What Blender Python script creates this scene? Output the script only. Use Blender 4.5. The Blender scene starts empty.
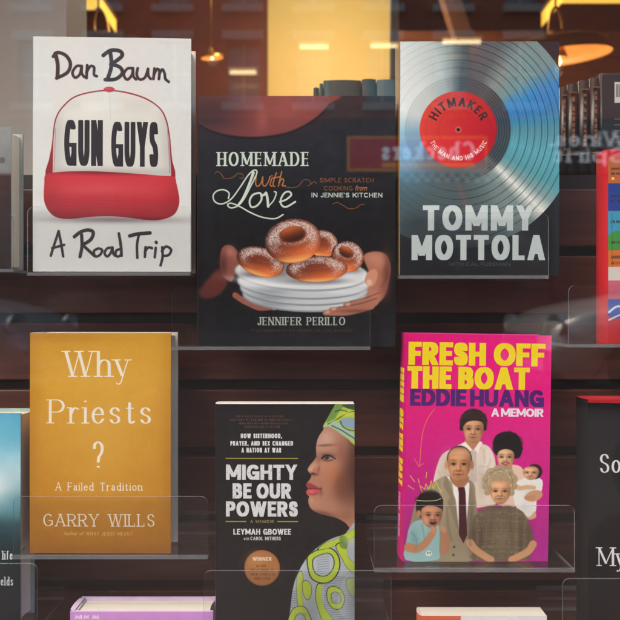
import bpy, bmesh, math, random
import numpy as np
from mathutils import Vector, Matrix

random.seed(7)
RNG = np.random.default_rng(7)
scene = bpy.context.scene
COL = scene.collection
R = math.radians

# ------------------------------------------------------------------ camera
K = 0.001522                     # metres per photo pixel per metre of depth (photo is 620 px wide)
YB = 0.68                        # distance from the camera to the book fronts
YG = 0.575                       # the window pane
YS = 0.748                       # front of the slatted wall
GROUND = -0.62                   # street level
FLOOR = -0.60
cd = bpy.data.cameras.new("camera")
cam = bpy.data.objects.new("camera", cd)
COL.objects.link(cam)
cam.location = (0, 0, 0)
cam.rotation_euler = (R(90), 0, 0)
cd.sensor_width = 36
cd.lens = 36 / (620 * K)
cd.clip_start = 0.02
cd.clip_end = 400
cd.dof.use_dof = True
cd.dof.focus_distance = YB
cd.dof.aperture_fstop = 8
scene.camera = cam

# ------------------------------------------------------------------ world, sun, exposure
SUN_EL, SUN_AZ = 52, 50            # the sun stands over the far end of the street, veiled by cloud
w = bpy.data.worlds.new("World")
scene.world = w
w.use_nodes = True
nt = w.node_tree
bg = nt.nodes["Background"]
sky = nt.nodes.new("ShaderNodeTexSky")
sky.sky_type = 'NISHITA'
sky.sun_disc = False
sky.sun_elevation = R(SUN_EL)
sky.sun_rotation = R(180 + SUN_AZ)
sky.air_density = 1.2
sky.dust_density = 4.0
nt.links.new(sky.outputs[0], bg.inputs[0])
bg.inputs[1].default_value = 0.15
sl = bpy.data.lights.new("sun", 'SUN')
sl.energy = 1.5
sl.angle = R(34)
sl.color = (1.0, 0.90, 0.78)
so = bpy.data.objects.new("sun", sl)
so.rotation_euler = (R(90 - SUN_EL), 0, -R(SUN_AZ))
so.location = (-12, -4, 16)
COL.objects.link(so)
vs = scene.view_settings
scene.display_settings.display_device = 'sRGB'
vs.view_transform = 'Standard'
vs.look = 'None'
vs.exposure = 1.46
vs.gamma = 1
vs.use_curve_mapping = False
cy = scene.cycles
cy.use_denoising = True
cy.transparent_max_bounces = 32
cy.max_bounces = 10
cy.diffuse_bounces = 5
cy.sample_clamp_indirect = 6

# ------------------------------------------------------------------ small helpers
def wx(px, Y): return (px - 310) * K * Y
def wz(py, Y): return (310 - py) * K * Y
RG = 2 * YG                      # the pane mirrors the camera to y = RG
def rx(px, y): return (px - 310) * K * (RG - y)      # a street point at depth y (negative) seen mirrored at px
def rz(py, y): return (310 - py) * K * (RG - y)

def srgb(c):
    out = []
    for v in c[:3]:
        v /= 255.0
        out.append(v / 12.92 if v <= 0.04045 else ((v + 0.055) / 1.055) ** 2.4)
    return tuple(out) + (1.0,)

def tag(o, label=None, cat=None, group=None, kind=None):
    if label: o['label'] = label
    if cat: o['category'] = cat
    if group: o['group'] = group
    if kind: o['kind'] = kind
    return o

def empty(name, loc=(0, 0, 0), rzr=0.0):
    o = bpy.data.objects.new(name, None)
    o.empty_display_size = 0.05
    COL.objects.link(o)
    o.location = loc
    o.rotation_euler = (0, 0, rzr)
    return o

def link(name, me, mats, parent=None):
    for m in (mats if isinstance(mats, (list, tuple)) else [mats]):
        me.materials.append(m)
    o = bpy.data.objects.new(name, me)
    COL.objects.link(o)
    if parent is not None: o.parent = parent
    return o

class MB:
    """collects shapes into one mesh"""
    def __init__(s): s.bm = bmesh.new()
    def box(s, x0, x1, y0, y1, z0, z1, mi=0, bev=0.0, rot=None):
        bm = s.bm
        vs_ = [bm.verts.new((x, y, z)) for x in (x0, x1) for y in (y0, y1) for z in (z0, z1)]
        q = [(0, 1, 3, 2), (4, 6, 7, 5), (0, 4, 5, 1), (2, 3, 7, 6), (0, 2, 6, 4), (1, 5, 7, 3)]
        fs = [bm.faces.new([vs_[i] for i in f]) for f in q]
        for f in fs: f.material_index = mi
        if rot is not None:
            for v in vs_: v.co = rot @ v.co
        if bev:
            es = {e for f in fs for e in f.edges}
            bmesh.ops.bevel(bm, geom=list(es), offset=bev, segments=2, affect='EDGES', profile=0.5)
        return s
    def prism(s, pts, axis, a0, a1, mi=0, side_mi=None):
        """extrude a 2-D outline; axis 'x': pts=(y,z), 'y': pts=(x,z), 'z': pts=(x,y)"""
        bm = s.bm
        def mk(p, a):
            return {'x': (a, p[0], p[1]), 'y': (p[0], a, p[1]), 'z': (p[0], p[1], a)}[axis]
        A = [bm.verts.new(mk(p, a0)) for p in pts]
        B = [bm.verts.new(mk(p, a1)) for p in pts]
        fa, fb = bm.faces.new(A), bm.faces.new(B[::-1])
        fa.material_index = fb.material_index = mi
        n = len(pts)
        for i in range(n):
            f = bm.faces.new((A[i], B[i], B[(i + 1) % n], A[(i + 1) % n]))
            f.material_index = mi if side_mi is None else side_mi
        return s
    def lathe(s, prof, c=(0, 0, 0), n=32, mi=0, mat=None):
        bm = s.bm
        rings = []
        for r_, z_ in prof:
            ring = []
            for i in range(n):
                a = 2 * math.pi * i / n
                v = Vector((r_ * math.cos(a), r_ * math.sin(a), z_))
                if mat is not None: v = mat @ v
                ring.append(bm.verts.new(v + Vector(c)))
            rings.append(ring)
        for a, b in zip(rings, rings[1:]):
            for i in range(n):
                f = bm.faces.new((a[i], a[(i + 1) % n], b[(i + 1) % n], b[i]))
                f.smooth = True; f.material_index = mi
        return s
    def tube(s, pts, r_, n=10, mi=0):
        bm = s.bm
        pts = [Vector(p) for p in pts]
        rings = []
        for i, p in enumerate(pts):
            d = (pts[min(i + 1, len(pts) - 1)] - pts[max(i - 1, 0)]).normalized()
            u = d.cross(Vector((0, 0, 1)))
            if u.length < 1e-3: u = d.cross(Vector((0, 1, 0)))
            u.normalize(); v = d.cross(u)
            rings.append([bm.verts.new(p + r_ * (math.cos(2 * math.pi * k / n) * u + math.sin(2 * math.pi * k / n) * v)) for k in range(n)])
        for a, b in zip(rings, rings[1:]):
            for i in range(n):
                f = bm.faces.new((a[i], a[(i + 1) % n], b[(i + 1) % n], b[i])); f.smooth = True; f.material_index = mi
        for rg in (rings[0][::-1], rings[-1]):
            f = bm.faces.new(rg); f.material_index = mi
        return s
    def build(s, name, mats, parent=None, recalc=True):
        if recalc: bmesh.ops.recalc_face_normals(s.bm, faces=s.bm.faces[:])
        me = bpy.data.meshes.new(name)
        s.bm.to_mesh(me); s.bm.free()
        return link(name, me, mats, parent)

# ------------------------------------------------------------------ materials
def mat(name, rgb, rough=0.5, var=0.12, scale=8.0, bump=0.0, metallic=0.0, spec=0.5, stretch=(1, 1, 1), detail=5, emit=None, est=0.0):
    m = bpy.data.materials.new(name); m.use_nodes = True
    t = m.node_tree; b = t.nodes["Principled BSDF"]
    c = srgb(rgb)
    tc = t.nodes.new("ShaderNodeTexCoord"); mp = t.nodes.new("ShaderNodeMapping")
    mp.inputs["Scale"].default_value = stretch
    nz = t.nodes.new("ShaderNodeTexNoise"); nz.inputs["Scale"].default_value = scale; nz.inputs["Detail"].default_value = detail
    t.links.new(tc.outputs["Object"], mp.inputs[0]); t.links.new(mp.outputs[0], nz.inputs["Vector"])
    cr = t.nodes.new("ShaderNodeValToRGB")
    cr.color_ramp.elements[0].position = 0.3; cr.color_ramp.elements[1].position = 0.7
    cr.color_ramp.elements[0].color = tuple(v * (1 - var) for v in c[:3]) + (1,)
    cr.color_ramp.elements[1].color = tuple(min(1, v * (1 + var)) for v in c[:3]) + (1,)
    t.links.new(nz.outputs[0], cr.inputs[0]); t.links.new(cr.outputs[0], b.inputs["Base Color"])
    b.inputs["Roughness"].default_value = rough; b.inputs["Metallic"].default_value = metallic
    b.inputs["Specular IOR Level"].default_value = spec
    if bump:
        bp = t.nodes.new("ShaderNodeBump"); bp.inputs["Strength"].default_value = bump; bp.inputs["Distance"].default_value = 0.002
        t.links.new(nz.outputs[0], bp.inputs["Height"]); t.links.new(bp.outputs[0], b.inputs["Normal"])
    if emit:
        b.inputs["Emission Color"].default_value = srgb(emit); b.inputs["Emission Strength"].default_value = est
    return m

def clear_mat(name, refl=1.0, tint=(0.97, 0.98, 0.97), rough=0.0, veil=0.0, veil_rgb=(190, 190, 190)):
    """clear sheet: what passes straight through plus a Fresnel reflection (Schlick), plus a pale dusty film put in to haze the blacks"""
    m = bpy.data.materials.new(name); m.use_nodes = True
    t = m.node_tree; n = t.nodes; L = t.links
    n.clear()
    out = n.new("ShaderNodeOutputMaterial")
    geo = n.new("ShaderNodeNewGeometry")
    dot = n.new("ShaderNodeVectorMath"); dot.operation = 'DOT_PRODUCT'
    L.new(geo.outputs["Normal"], dot.inputs[0]); L.new(geo.outputs["Incoming"], dot.inputs[1])
    ab = n.new("ShaderNodeMath"); ab.operation = 'ABSOLUTE'; L.new(dot.outputs["Value"], ab.inputs[0])
    om = n.new("ShaderNodeMath"); om.operation = 'SUBTRACT'; om.inputs[0].default_value = 1.0; L.new(ab.outputs[0], om.inputs[1])
    pw = n.new("ShaderNodeMath"); pw.operation = 'POWER'; pw.inputs[1].default_value = 5.0; L.new(om.outputs[0], pw.inputs[0])
    ma = n.new("ShaderNodeMath"); ma.operation = 'MULTIPLY_ADD'; ma.inputs[1].default_value = 0.95; ma.inputs[2].default_value = 0.043 * refl
    L.new(pw.outputs[0], ma.inputs[0])
    tr = n.new("ShaderNodeBsdfTransparent"); tr.inputs[0].default_value = tint + (1,)
    gl = n.new("ShaderNodeBsdfGlossy"); gl.inputs["Roughness"].default_value = rough; gl.inputs["Color"].default_value = (1, 1, 1, 1)
    mx = n.new("ShaderNodeMixShader"); L.new(ma.outputs[0], mx.inputs[0]); L.new(tr.outputs[0], mx.inputs[1]); L.new(gl.outputs[0], mx.inputs[2])
    last = mx
    if veil:  # pale diffuse mix adds a haze that lifts the blacks
        df = n.new("ShaderNodeBsdfDiffuse"); df.inputs[0].default_value = srgb(veil_rgb)
        tc = n.new("ShaderNodeTexCoord"); nz = n.new("ShaderNodeTexNoise"); nz.inputs["Scale"].default_value = 5; nz.inputs["Detail"].default_value = 7
        L.new(tc.outputs["Object"], nz.inputs["Vector"])
        mr = n.new("ShaderNodeMapRange"); mr.inputs[1].default_value = 0.3; mr.inputs[2].default_value = 0.75
        mr.inputs[3].default_value = veil * 0.5; mr.inputs[4].default_value = veil * 1.5
        L.new(nz.outputs[0], mr.inputs[0])
        m2 = n.new("ShaderNodeMixShader"); L.new(mr.outputs[0], m2.inputs[0]); L.new(mx.outputs[0], m2.inputs[1]); L.new(df.outputs[0], m2.inputs[2])
        last = m2
    L.new(last.outputs[0], out.inputs[0])
    return m

def glow(name, rgb, st):
    m = bpy.data.materials.new(name); m.use_nodes = True
    b = m.node_tree.nodes["Principled BSDF"]
    b.inputs["Base Color"].default_value = srgb(rgb)
    b.inputs["Emission Color"].default_value = srgb(rgb); b.inputs["Emission Strength"].default_value = st
    return m

def print_mat(name, canvas, rough=0.35, spec=0.5, coat=0.0, added_glow=0.0):
    """printed paper: the picture computed by the painter below, on a slightly uneven sheet"""
    im = canvas.image(name)
    m = bpy.data.materials.new(name); m.use_nodes = True
    t = m.node_tree; b = t.nodes["Principled BSDF"]
    ti = t.nodes.new("ShaderNodeTexImage"); ti.image = im; ti.extension = 'EXTEND'
    t.links.new(ti.outputs[0], b.inputs["Base Color"])
    if added_glow:
        t.links.new(ti.outputs[0], b.inputs["Emission Color"]); b.inputs["Emission Strength"].default_value = added_glow  # glow added to strengthen the sign lettering mirrored in the pane
    b.inputs["Roughness"].default_value = rough; b.inputs["Specular IOR Level"].default_value = spec
    b.inputs["Coat Weight"].default_value = coat; b.inputs["Coat Roughness"].default_value = 0.12
    tc = t.nodes.new("ShaderNodeTexCoord"); nz = t.nodes.new("ShaderNodeTexNoise"); nz.inputs["Scale"].default_value = 14; nz.inputs["Detail"].default_value = 3
    bp = t.nodes.new("ShaderNodeBump"); bp.inputs["Strength"].default_value = 0.18; bp.inputs["Distance"].default_value = 0.003
    t.links.new(tc.outputs["Object"], nz.inputs["Vector"]); t.links.new(nz.outputs[0], bp.inputs["Height"]); t.links.new(bp.outputs[0], b.inputs["Normal"])
    return m

# ------------------------------------------------------------------ a small painter for the printed covers and signs
def sm(pts, n=6, closed=True):
    """Catmull-Rom through the points"""
    P = np.array(pts, float)
    m = len(P); out = []
    rng = range(m) if closed else range(m - 1)
    for i in rng:
        if closed: a, b, c, d = P[(i - 1) % m], P[i], P[(i + 1) % m], P[(i + 2) % m]
        else: a, b, c, d = P[max(i - 1, 0)], P[i], P[i + 1], P[min(i + 2, m - 1)]
        for k in range(n):
            t = k / n
            out.append(0.5 * ((2 * b) + (c - a) * t + (2 * a - 5 * b + 4 * c - d) * t * t + (3 * b - a - 3 * c + d) * t ** 3))
    if not closed: out.append(P[-1])
    return np.array(out)

class Canvas:
    def __init__(s, x0, y0, x1, y1, S=4, bg=(128, 128, 128)):
        s.x0, s.y0, s.x1, s.y1, s.S = x0, y0, x1, y1, S
        s.W, s.H = int(round((x1 - x0) * S)), int(round((y1 - y0) * S))
        s.a = np.empty((s.H, s.W, 3), np.float32); s.a[:] = np.array(bg, np.float32)
        s.T = lambda x, y: (x, y)
        s.mask = None
    def clip(s, xa, ya, xb, yb):
        i0 = max(0, int((xa - s.x0) * s.S) - 1); i1 = min(s.W, int((xb - s.x0) * s.S) + 2)
        j0 = max(0, int((ya - s.y0) * s.S) - 1); j1 = min(s.H, int((yb - s.y0) * s.S) + 2)
        if i1 <= i0 or j1 <= j0: return None
        X, Y = np.meshgrid(s.x0 + (np.arange(i0, i1) + .5) / s.S, s.y0 + (np.arange(j0, j1) + .5) / s.S)
        return i0, i1, j0, j1, X.astype(np.float32), Y.astype(np.float32)
    def blend(s, box, al, col):
        i0, i1, j0, j1 = box
        v = s.a[j0:j1, i0:i1]
        if s.mask is not None: al = al * s.mask[j0:j1, i0:i1]
        col = np.asarray(col, np.float32)
        v += (col - v) * al[..., None]
    def grid(s): return s.clip(s.x0, s.y0, s.x1, s.y1)
    def pts(s, P): return [s.T(*p) for p in P]
    def poly(s, P, col, al=1.0, soft=0.35, smooth=0, shade=None):
        P = np.array(s.pts(P), float)
        if smooth: P = sm(P, smooth)
        g = s.clip(P[:, 0].min() - soft, P[:, 1].min() - soft, P[:, 0].max() + soft, P[:, 1].max() + soft)
        if g is None: return
        i0, i1, j0, j1, X, Y = g
        ins = np.zeros(X.shape, bool); d2 = np.full(X.shape, 1e9, np.float32)
        n = len(P)
        for k in range(n):
            ax, ay = P[k]; bx, by = P[(k + 1) % n]
            if ay != by:
                ins ^= ((ay > Y) != (by > Y)) & (X < (bx - ax) * (Y - ay) / (by - ay) + ax)
            dx, dy = bx - ax, by - ay
            l2 = dx * dx + dy * dy
            if l2 < 1e-12: continue
            t = np.clip(((X - ax) * dx + (Y - ay) * dy) / l2, 0, 1)
            np.minimum(d2, (X - ax - t * dx) ** 2 + (Y - ay - t * dy) ** 2, out=d2)
        d = np.sqrt(d2) * np.where(ins, 1, -1)
        A = np.clip(0.5 + d / (2 * soft), 0, 1)
        A = A * A * (3 - 2 * A) * al
        c = np.asarray(col, np.float32)
        if shade is not None: c = shade(X, Y, c)
        s.blend((i0, i1, j0, j1), A, c)
    def stroke(s, P, r0, col, r1=None, al=1.0, soft=0.3, smooth=0):
        P = np.array(s.pts(P), float)
        if smooth and len(P) > 2: P = sm(P, smooth, False)
        r1 = r0 if r1 is None else r1
        rm = max(r0, r1) + soft
        g = s.clip(P[:, 0].min() - rm, P[:, 1].min() - rm, P[:, 0].max() + rm, P[:, 1].max() + rm)
        if g is None: return
        i0, i1, j0, j1, X, Y = g
        D = np.full(X.shape, -1e9, np.float32); n = len(P) - 1
        for k in range(n):
            ax, ay = P[k]; bx, by = P[k + 1]
            dx, dy = bx - ax, by - ay
            l2 = dx * dx + dy * dy + 1e-12
            t = np.clip(((X - ax) * dx + (Y - ay) * dy) / l2, 0, 1)
            rr = r0 + (r1 - r0) * (k + t) / n
            np.maximum(D, rr - np.sqrt((X - ax - t * dx) ** 2 + (Y - ay - t * dy) ** 2), out=D)
        s.blend((i0, i1, j0, j1), np.clip(.5 + D / (2 * soft), 0, 1) * al, col)
    def ell(s, cx, cy, rx_, ry_, col, al=1.0, soft=0.35, rot=0.0, shade=None):
        cx, cy = s.T(cx, cy)
        q = abs(s.T(1, 0)[0] - s.T(0, 0)[0]); rx_, ry_ = rx_ * q, ry_ * q
        m = max(rx_, ry_) + soft
        g = s.clip(cx - m, cy - m, cx + m, cy + m)
        if g is None: return
        i0, i1, j0, j1, X, Y = g
        c_, s_ = math.cos(R(rot)), math.sin(R(rot))
        u = (X - cx) * c_ + (Y - cy) * s_; v = -(X - cx) * s_ + (Y - cy) * c_
        N = np.sqrt((u / rx_) ** 2 + (v / ry_) ** 2)
        d = (1 - N) * min(rx_, ry_)
        A = np.clip(.5 + d / (2 * soft), 0, 1); A = A * A * (3 - 2 * A) * al
        c = np.asarray(col, np.float32)
        if shade is not None: c = shade(X, Y, c)
        s.blend((i0, i1, j0, j1), A, c)
    def blob(s, cx, cy, rx_, ry_, col, al=1.0, rot=0.0):
        cx, cy = s.T(cx, cy)
        q = abs(s.T(1, 0)[0] - s.T(0, 0)[0]); rx_, ry_ = rx_ * q, ry_ * q
        m = max(rx_, ry_) * 2.4
        g = s.clip(cx - m, cy - m, cx + m, cy + m)
        if g is None: return
        i0, i1, j0, j1, X, Y = g
        c_, s_ = math.cos(R(rot)), math.sin(R(rot))
        u = ((X - cx) * c_ + (Y - cy) * s_) / rx_; v = (-(X - cx) * s_ + (Y - cy) * c_) / ry_
        s.blend((i0, i1, j0, j1), np.exp(-(u * u + v * v)) * al, col)
    def mask_poly(s, P, smooth=0):
        m = Canvas(s.x0, s.y0, s.x1, s.y1, s.S, (0, 0, 0)); m.T = s.T
        m.poly(P, (1, 1, 1), smooth=smooth); s.mask = m.a[..., 0]
    def vgrad(s, stops):
        ys = [q[0] for q in stops]
        Y = s.y0 + (np.arange(s.H) + .5) / s.S
        for c in range(3):
            s.a[..., c] = np.interp(Y, ys, [q[1][c] for q in stops])[:, None]
    def noise(s, amp, cell=1.0, al=1.0):
        n = max(1, int(cell * s.S))
        g = RNG.normal(0, 1, (s.H // n + 2, s.W // n + 2)).astype(np.float32)
        if n > 1:
            yy = np.arange(s.H) / n; xx = np.arange(s.W) / n
            y0 = yy.astype(int); x0 = xx.astype(int); fy = (yy - y0)[:, None]; fx = (xx - x0)[None]
            g = (g[y0][:, x0] * (1 - fy) * (1 - fx) + g[y0 + 1][:, x0] * fy * (1 - fx) + g[y0][:, x0 + 1] * (1 - fy) * fx + g[y0 + 1][:, x0 + 1] * fy * fx)
        else: g = g[:s.H, :s.W]
        s.a += (g * amp)[..., None]
    def image(s, name):
        im = bpy.data.images.new(name, s.W, s.H)
        px = np.ones((s.H, s.W, 4), np.float32)
        px[..., :3] = np.clip(s.a[::-1] / 255.0, 0, 1)
        im.pixels.foreach_set(px.ravel())
        im.update(); im.pack()
        return im
    # ---- lettering: pen-swept skeletons
    def text(s, st, x, y, size, pw=.12, ph=None, p=9, fit=None, xs=1.0, track=.14, serif=0.0, slant=0.0, col=(0, 0, 0), al=1.0, align='l', arc=None, space=.34, thin=None):
        ph = pw if ph is None else ph
        thin = pw if thin is None else thin
        def gw_(ch, q): return GL[ch][0] * q if GL[ch][0] > .13 else max(.1, pw)
        def adv(ch, q): return (space if ch == ' ' else gw_(ch, q)) + track
        def width(q): return sum(adv(c, q) for c in st) - track
        if fit is not None:
            xs = (fit / size + track - sum(track + (space if c == ' ' else (gw_(c, 1) if GL[c][0] <= .13 else 0)) for c in st)) / max(1e-6, sum(GL[c][0] for c in st if c != ' ' and GL[c][0] > .13))
        tot = width(xs) * size
        u0 = 0.0
        if arc is None:
            if align == 'c': x -= tot / 2
            elif align == 'r': x -= tot
        for ch in st:
            a = adv(ch, xs) * size
            if ch != ' ':
                if arc is None: s.glyph(ch, x + u0, y, size, xs, pw, ph, thin, p, serif, slant, 0.0, col, al)
                else:
                    cx, cy_, rad, mid, sgn = arc
                    gw = gw_(ch, xs) * size
                    off = (u0 + gw / 2 - tot / 2) / rad
                    if sgn > 0: th = R(mid) - off; ang = math.pi / 2 - th        # over the top
                    else: th = R(mid) + off; ang = -math.pi / 2 - th              # along the bottom
                    ox = cx + rad * math.cos(th); oy = cy_ - rad * math.sin(th)
                    ox -= gw / 2 * math.cos(ang); oy -= gw / 2 * math.sin(ang)
                    s.glyph(ch, ox, oy, size, xs, pw, ph, thin, p, serif, slant, ang, col, al)
            u0 += a
        return tot
    def glyph(s, ch, ox, oy, size, xs, pw, ph, thin, p, serif, slant, ang, col, al):
        W, paths = GL[ch]
        Wd = W * xs if W > .13 else max(.1, pw)
        m = size * (max(Wd, 1.1) + .6)
        g = s.clip(ox - (m if ang else size * .5), oy - (m if ang else size * 1.3), ox + (m if ang else size * (Wd + .5) + abs(slant) * size), oy + (m if ang else size * .5))
        if g is None: return
        i0, i1, j0, j1, X, Y = g
        c_, s_ = math.cos(ang), math.sin(ang)
        U = ((X - ox) * c_ + (Y - oy) * s_) / size
        V = -(-(X - ox) * s_ + (Y - oy) * c_) / size
        U = U - slant * V
        best = np.zeros(X.shape, np.float32)
        iw = max(Wd - pw, 0.01) if W > .13 else 0.0
        def pen(Q, a, b, pp):
            nonlocal best
            N = None
            xa, xb = Q[:, 0].min() - a, Q[:, 0].max() + a; ya, yb = Q[:, 1].min() - b, Q[:, 1].max() + b
            msk = (U > xa - .05) & (U < xb + .05) & (V > ya - .05) & (V < yb + .05)
            if not msk.any(): return
            u = U[msk][:, None]; v = V[msk][:, None]
            N = np.full(u.shape[0], 1e9, np.float32)
            for k in range(0, len(Q), 64):
                du = np.abs(u - Q[None, k:k + 64, 0]) / a; dv = np.abs(v - Q[None, k:k + 64, 1]) / b
                if pp >= 8: d = np.maximum(du, dv)
                elif pp in (3, 4): d = np.sqrt(np.sqrt(du ** 4 + dv ** 4))
                else: d = np.sqrt(du * du + dv * dv)
                np.minimum(N, d.min(1), out=N)
            A = np.clip(.5 + (1 - N) * min(a, b if pp != 9 or b > .02 else a) * size * s.S, 0, 1)
            best[msk] = np.maximum(best[msk], A)
        segs = []
        for path in paths:
            is_thin = path[0] == 't'
            pl = path[1:] if is_thin else path
            if p == 4 and not serif and ch == 'A' and is_thin and len(pl) == 2 and pl[0][1] == pl[1][1]: pl = [(.36, .3), (.64, .3)]
            if p == 4 and not serif and ch == 'G' and len(pl) == 3: pl = [(1, 0), (1, .45), (.62, .45)]
            if p == 4 and not serif and len(pl) == 3: segs += [(is_thin, pl[:2]), (is_thin, pl[1:])]
            else: segs.append((is_thin, pl))
        for is_thin, pl in segs:
            Q = np.array(pl, float)
            Q = np.stack([Q[:, 0] * iw + pw / 2 if W > .13 else np.full(len(Q), Wd / 2), Q[:, 1] * (1 - ph) + ph / 2], 1)
            a = (thin if is_thin else pw) / 2; b = ph / 2
            pp = p
            if p == 4 and not serif:                       # heavy lettering: square ends, slanted strokes cut level
                if len(Q) == 2:
                    pp = 9
                    d0 = Q[1] - Q[0]
                    if abs(d0[0]) > .02 and abs(d0[1]) > .02:
                        e0 = d0 / abs(d0[1]) * (b - .012)
                        if pl[0][1] in (0, 1, .66): Q[0] -= e0 * [0, 1]
                        if pl[1][1] in (0, 1, .66): Q[1] += e0 * [0, 1]
                        b = .012
                else: pp = 3
            st = max(.004, .22 * min(a, b))
            D = [Q[0]]
            for q0, q1 in zip(Q, Q[1:]):
                k = max(1, int(math.hypot(*(q1 - q0)) / st))
                for t in range(1, k + 1): D.append(q0 + (q1 - q0) * t / k)
            pen(np.array(D), a, b, pp)
            if serif:
                for e, f in ((0, 1), (-1, -2)):
                    if len(Q) < 2: continue
                    ex, ey = Q[e]; dy_ = Q[e][1] - Q[f][1]; dx_ = Q[e][0] - Q[f][0]
                    raw = pl[e][1]
                    if abs(dy_) > .5 * abs(dx_) and any(abs(raw - h) < .012 for h in (0, 1, .66)) and ch not in 'tfa?':
                        l0 = l1 = a + serif
                        if ch.islower() and raw > .3 and ch not in 'vwy': l1 = a * .3
                        pen(np.stack([np.linspace(ex - l0, ex + l1, 40), np.full(40, ey)], 1), .02, ph / 2, 9)
                if ch in 'ELTFZ' :
                    ends = {'E': [(1, 1, -1), (1, 0, 1)], 'F': [(1, 1, -1)], 'L': [(1, 0, 1)], 'T': [(0, 1, -1), (1, 1, -1)], 'Z': [(0, 1, -1), (1, 0, 1)]}[ch]
                    for ex, ey, sg in ends:
                        exx = ex * iw + pw / 2; eyy = ey * (1 - ph) + ph / 2
                        pen(np.stack([np.full(20, exx), np.linspace(eyy, eyy + sg * .2, 20)], 1), .022, ph / 2, 9)
        s.blend((i0, i1, j0, j1), best * al, col)

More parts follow.
